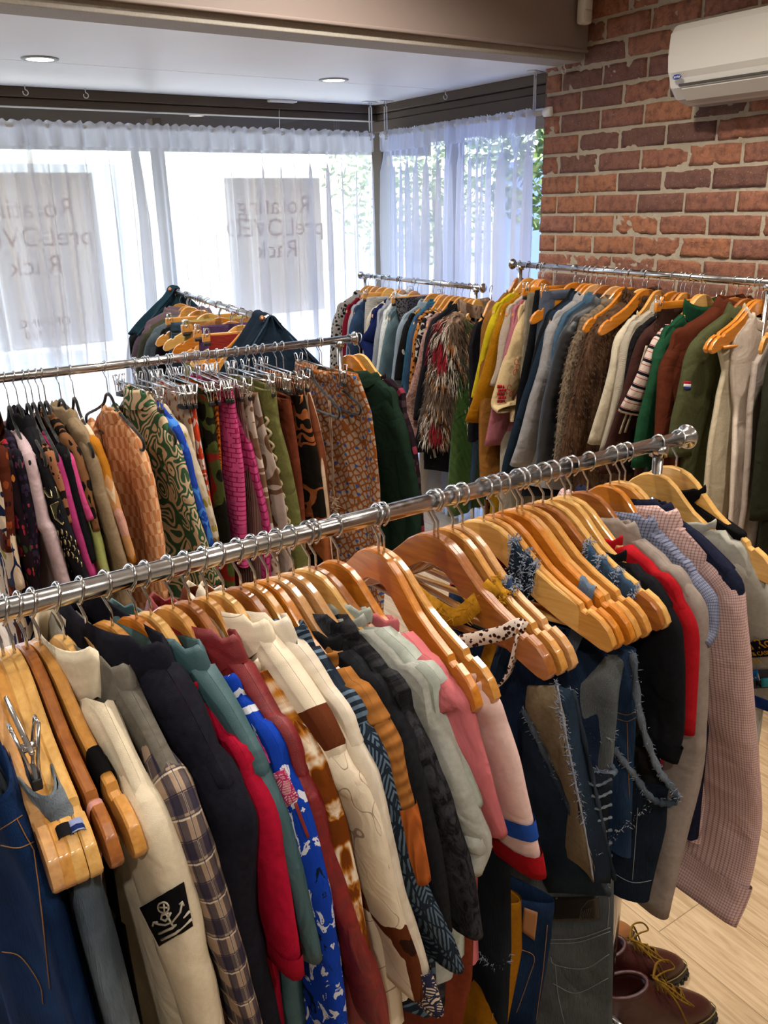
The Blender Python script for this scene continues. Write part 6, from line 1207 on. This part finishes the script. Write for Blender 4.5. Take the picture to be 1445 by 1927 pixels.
def txt(parent, s_, p0, p1, size, mat, name='lettering', lift=.0045):
    a, na = camnear(parent, *p0, lift); b, nb_ = camnear(parent, *p1, lift)
    if a is None or b is None: return
    n_ = (na+nb_).normalized(); ex = (b-a).normalized(); ey = n_.cross(ex); text_mesh(name, s_, size, mat, parent, frame3((a+b)/2, ex, ey), .0004)
txt(sl_, 'Hard Rock', (1402,1214), (1440,1208), .028, GLD); txt(sl_, 'HOTEL & CASINO', (1406,1230), (1442,1226), .011, GLD); txt(sl_, 'USA', (1418,1243), (1432,1241), .01, GLD)
txt(sl_, 'my', (1413,1270), (1428,1267), .022, WH); txt(sl_, '41', (1424,1286), (1442,1284), .022, BK)
b_o = kid(hb, 'waist_body')[0]
decal('leather_patch', b_o, [(1034,1686),(1126,1684),(1130,1728),(1040,1732)], plain('dark leather', '#15110e', .45), 10, 8)
stroke('embossed_wing', b_o, [(1092,1728),(1096,1705),(1108,1692),(1122,1688)], plain('leather emboss', '#2a231d', .5), .001)
for i in range(5): stroke('embossed_wing', b_o, [(1098+i*4,1712-i*2),(1094+i*4,1720),(1098+i*5,1728)], plain('leather emboss', '#2a231d', .5), .001)
stroke('rivet', b_o, [(1048,1686),(1050,1688)], plain('brass', '#8a7a4c', .3, 1.), .002)
ij = [x for x in D.objects if x.get('label', '').startswith('indigo jeans')][0]; b_o = kid(ij, 'waist_body')[0]
decal('leather_label', b_o, [(986,1705),(1012,1715),(1006,1768),(982,1750)], plain('tan leather', '#8a5a33', .5), 6, 6)
hs = near_sleeve(hw); PK = f('plain', ['#c2357e', '#d35c98']); PK2 = f('tapa', ['#a02a5c', '#c9a59c'], .25)
for c_, r_ in (((488,1398), 17), ((505,1412), 15), ((496,1428), 15), ((560,1395+40), 0)):
    if r_: decal('hibiscus_print', hs, [(c_[0]-r_, c_[1]-r_*.4), (c_[0]+r_*.3, c_[1]-r_), (c_[0]+r_, c_[1]+r_*.4), (c_[0]-r_*.3, c_[1]+r_)], PK, 5, 5, .0018)
decal('guitar_print', hs, [(515,1455),(535,1445),(562,1500),(540,1520)], PK2, 6, 6, .0018); decal('guitar_neck_print', hs, [(552,1512),(558,1508),(582,1572),(577,1576)], f('plain', ['#7c2f2c']), 3, 8, .0018)
cs = near_sleeve([x for x in D.objects if x.get('label', '').startswith('cream short sleeved shirt')][0])

OST = plain('orange topstitching', '#8a6030', .8); GST = plain('grey topstitching', '#80868b', .8)
def lab(t_): return [x for x in D.objects if x.get('label', '').startswith(t_)][0]
def stitch(t_, lines_, mt, r_=.0006):
    b_ = kid(lab(t_), 'waist_body')[0]
    for pts in lines_: stroke('stitching', b_, [tuple(p) for p in crom([np.array(q, float) for q in pts], 6)], mt, r_, .0008)
stitch('dark blue jeans', [[(2,1560),(25,1545),(40,1535)], [(30,1540),(48,1575),(62,1600)], [(3,1590),(35,1595),(62,1585)], [(5,1790),(40,1800),(75,1850),(82,1888)], [(62,1600),(80,1720),(95,1860)]], OST)
stitch('washed grey blue jeans', [[(95,1560),(112,1640),(140,1740),(160,1830),(180,1920)], [(70,1600),(100,1610),(128,1590)], [(100,1570),(118,1650),(145,1745),(166,1835)]], GST, .0008)
stitch('dark denim halter dress', [[(1030,1768),(1090,1765),(1148,1745)], [(1030,1775),(1090,1772),(1148,1752)], [(1036,1800),(1045,1815),(1100,1822),(1146,1795)], [(1040,1850),(1085,1868),(1144,1840)], [(1045,1815),(1050,1870),(1062,1925)], [(1140,1660),(1146,1700),(1143,1745)]], GST)
stitch('mustard trousers', [[(915,1825),(940,1830),(935,1870),(925,1920)], [(958,1760),(950,1840),(940,1920)]], plain('mustard thread', '#b98a2e', .8))
stitch('indigo jeans', [[(978,1785),(1005,1800),(995,1840),(972,1905)], [(1030,1740),(1022,1820),(1008,1920)]], OST)
stitch('mid blue denim top', [[(1160,1340),(1180,1345),(1196,1338)], [(1160,1352),(1180,1357),(1196,1350)], [(1180,1360),(1182,1440),(1184,1500)]], OST)
stitch('dark denim skirt top', [[(1150,1640),(1190,1660),(1232,1655)], [(1200,1520),(1195,1590),(1190,1655)]], GST)
stitch('faded blue jeans', [[(322,620),(324,680)], [(318,625),(332,628),(345,624)]], GST)
# ------------------------------------------------------------------ boots under the nearest rack
LEA = {'maroon': f('plain', ['#33100e', '#3d1411'], 1, .36, key='maroon leather', wr=.22, sheen=0), 'tan': f('plain', ['#8a4f22', '#7a431b'], 1, .4, key='tan leather', wr=.2, sheen=0)}
SOLE = plain('rubber sole', '#1c1614', .6); LACE = f('plain', ['#7c5e20', '#5f4515'])
def boot(label, x, y, rz, leather, side=1, sc=1.):
    t = empty('ankle_boot', (x, y, 0), rz); tag(t, label, 'boot', None); t.scale = (sc, sc*side, sc)
    st = [(-.135, .0, .004), (-.13, .028, .10), (-.11, .036, .10), (-.06, .038, .10), (-.01, .037, .10), (.03, .043, .095), (.07, .049, .082), (.105, .05, .07), (.135, .042, .058), (.152, .027, .045), (.158, .0, .03)]
    # upper: rings from the sole line up to the collar, closed over the toe
    def outline(k, h):   # foot outline scaled
        P = []
        for i in range(32):
            a = 2*PI*i/32; c, s_ = math.cos(a), math.sin(a); xx_ = .146*c+.008; wd = .036+.014*max(0, math.sin((xx_+.13)/.29*PI*.9-.5)); wd = np.interp(xx_, [-.14, -.1, -.02, .07, .12, .155], [.03, .036, .036, .048, .046, .034])
            P.append((xx_*k, s_*wd*k*(abs(s_)**-.15 if abs(s_) > .05 else 1), h))
        return P
    V = []; R_ = 32
    rows = [(0., .030), (.15, .045), (.3, .06), (.5, .075), (.7, .09), (.85, .105), (1., .122), (1.0, .128)]
    base = outline(1., 0)
    for q, zt in rows:
        for i, p in enumerate(base):
            xx_, yy_ = p[0], p[1]; front = sstep((xx_+.02)/.16)
            # collar ellipse at the ankle
            a = 2*PI*i/32; ex, ey = -.066+.058*math.cos(a), .036*math.sin(a)
            kk = sstep(q)**1.2; xn = xx_*(1-kk)+ex*kk; yn = yy_*(1-kk)*(1)+ey*kk
            z = .030+(zt-.03)*(1-.25*front*(1-q))+.012*math.sin(q*PI)*front
            if front > 0 and q < 1: xn = xx_*(1-kk*.9)+ex*kk*.9; z = .03+(.05*math.sin(min(1, q*1.5)*PI/2)*front+(zt-.03)*(1-front))*(1 if q < .7 else 1)+front*max(0, q-.45)*.075
            if q >= 1: z = .122+.006*math.cos(a)+(zt-.122)
            V.append((xn, yn*(1.05 if .1 < q < .4 else 1), z))
    n0 = len(V)
    for i in range(32): a = 2*PI*i/32; V.append((-.066+.048*math.cos(a), .028*math.sin(a), .124+.006*math.cos(a)))
    for i in range(32): a = 2*PI*i/32; V.append((-.066+.044*math.cos(a), .025*math.sin(a), .05))
    nr = len(rows)+2; F = [(j*32+i, j*32+(i+1) % 32, (j+1)*32+(i+1) % 32, (j+1)*32+i) for j in range(nr-1) for i in range(32)]; F.append(tuple((nr-1)*32+i for i in range(32)))
    up = mk('upper', V, F, LEA[leather], t); md = up.modifiers.new('sub', 'SUBSURF'); md.levels = md.render_levels = 1
    m = MB(); V = []; 
    for k, z in ((.97, 0.0), (1.04, .004), (1.045, .018), (1.04, .026), (1.0, .032)):
        for p in outline(k, z): V.append((p[0], p[1]*1.04, z+(.006*sstep((p[0]-.1)/.05) if z < .01 else 0)))
    F = [(j*32+i, j*32+(i+1) % 32, (j+1)*32+(i+1) % 32, (j+1)*32+i) for j in range(4) for i in range(32)]+[tuple(range(31, -1, -1)), tuple(4*32+i for i in range(32))]
    so_ = mk('sole', V, F, SOLE, t)
    m = MB()
    for i in range(32):
        p = outline(1.045, .01)[i]; m.box((p[0]-.004, p[1]*1.04-.004, .0), (p[0]+.004, p[1]*1.04+.004, .013))
    m.build('tread', SOLE, so_)
    m = MB(); P = outline(1.03, .0335); m.tube([(p[0], p[1]*1.02, .0335) for p in P]+[(P[0][0], P[0][1]*1.02, .0335)], .0014, 5); m.build('welt_stitching', plain('welt thread', '#7a6a3c', .8), so_)
    m = MB(); m.tube([(-.066+.053*math.cos(a), .032*math.sin(a), .128+.008*math.cos(a)) for a in np.linspace(0, 2*PI, 33)], .0055, 8, False); m.build('padded_collar', LEA[leather], t)
    # laces
    m = MB(); 
    for i in range(4):
        xl = .005+i*.020; zl = .137-i*.0145; hw_ = .020
        m.tube(crom([(xl, -hw_, zl-.012), (xl+.004, 0, zl+.002), (xl+.012, hw_, zl-.018)], 4), .0022, 6); m.tube(crom([(xl, hw_, zl-.012), (xl+.004, 0, zl+.004), (xl+.012, -hw_, zl-.018)], 4), .0022, 6)
    for sg in (-1, 1):
        m.tube(crom([(.0, 0, .142), (.02, sg*.03, .15), (.06, sg*.055, .125), (.075, sg*.05, .105), (.045, sg*.035, .115), (.005, 0, .142)], 6), .0022, 6)
        m.tube(crom([(.0, 0, .142), (.03, sg*.045, .13), (.055, sg*.062, .08), (.07, sg*.06, .04)], 6), .0022, 6)
    m.build('laces', LACE, t)
    return t
b1 = onplane(1245, 1885, 2, .06); boot('maroon leather ankle boot with untied laces nearest the photo bottom', b1[0]-.03, b1[1]+.01, math.atan2(-.13, .215)+.05, 'maroon', 1, 1.02)
b2 = onplane(1180, 1815, 2, .06); boot('maroon leather ankle boot behind its nearer mate', b2[0]+.0, b2[1], math.atan2(-.13, .215)+.12, 'maroon', -1, 1.0)
b3 = onplane(1090, 1765, 2, .05); boot('tan leather ankle boot mostly hidden behind the maroon pair', b3[0], b3[1], math.atan2(-.13, .215)+.2, 'tan', 1, 1.0)
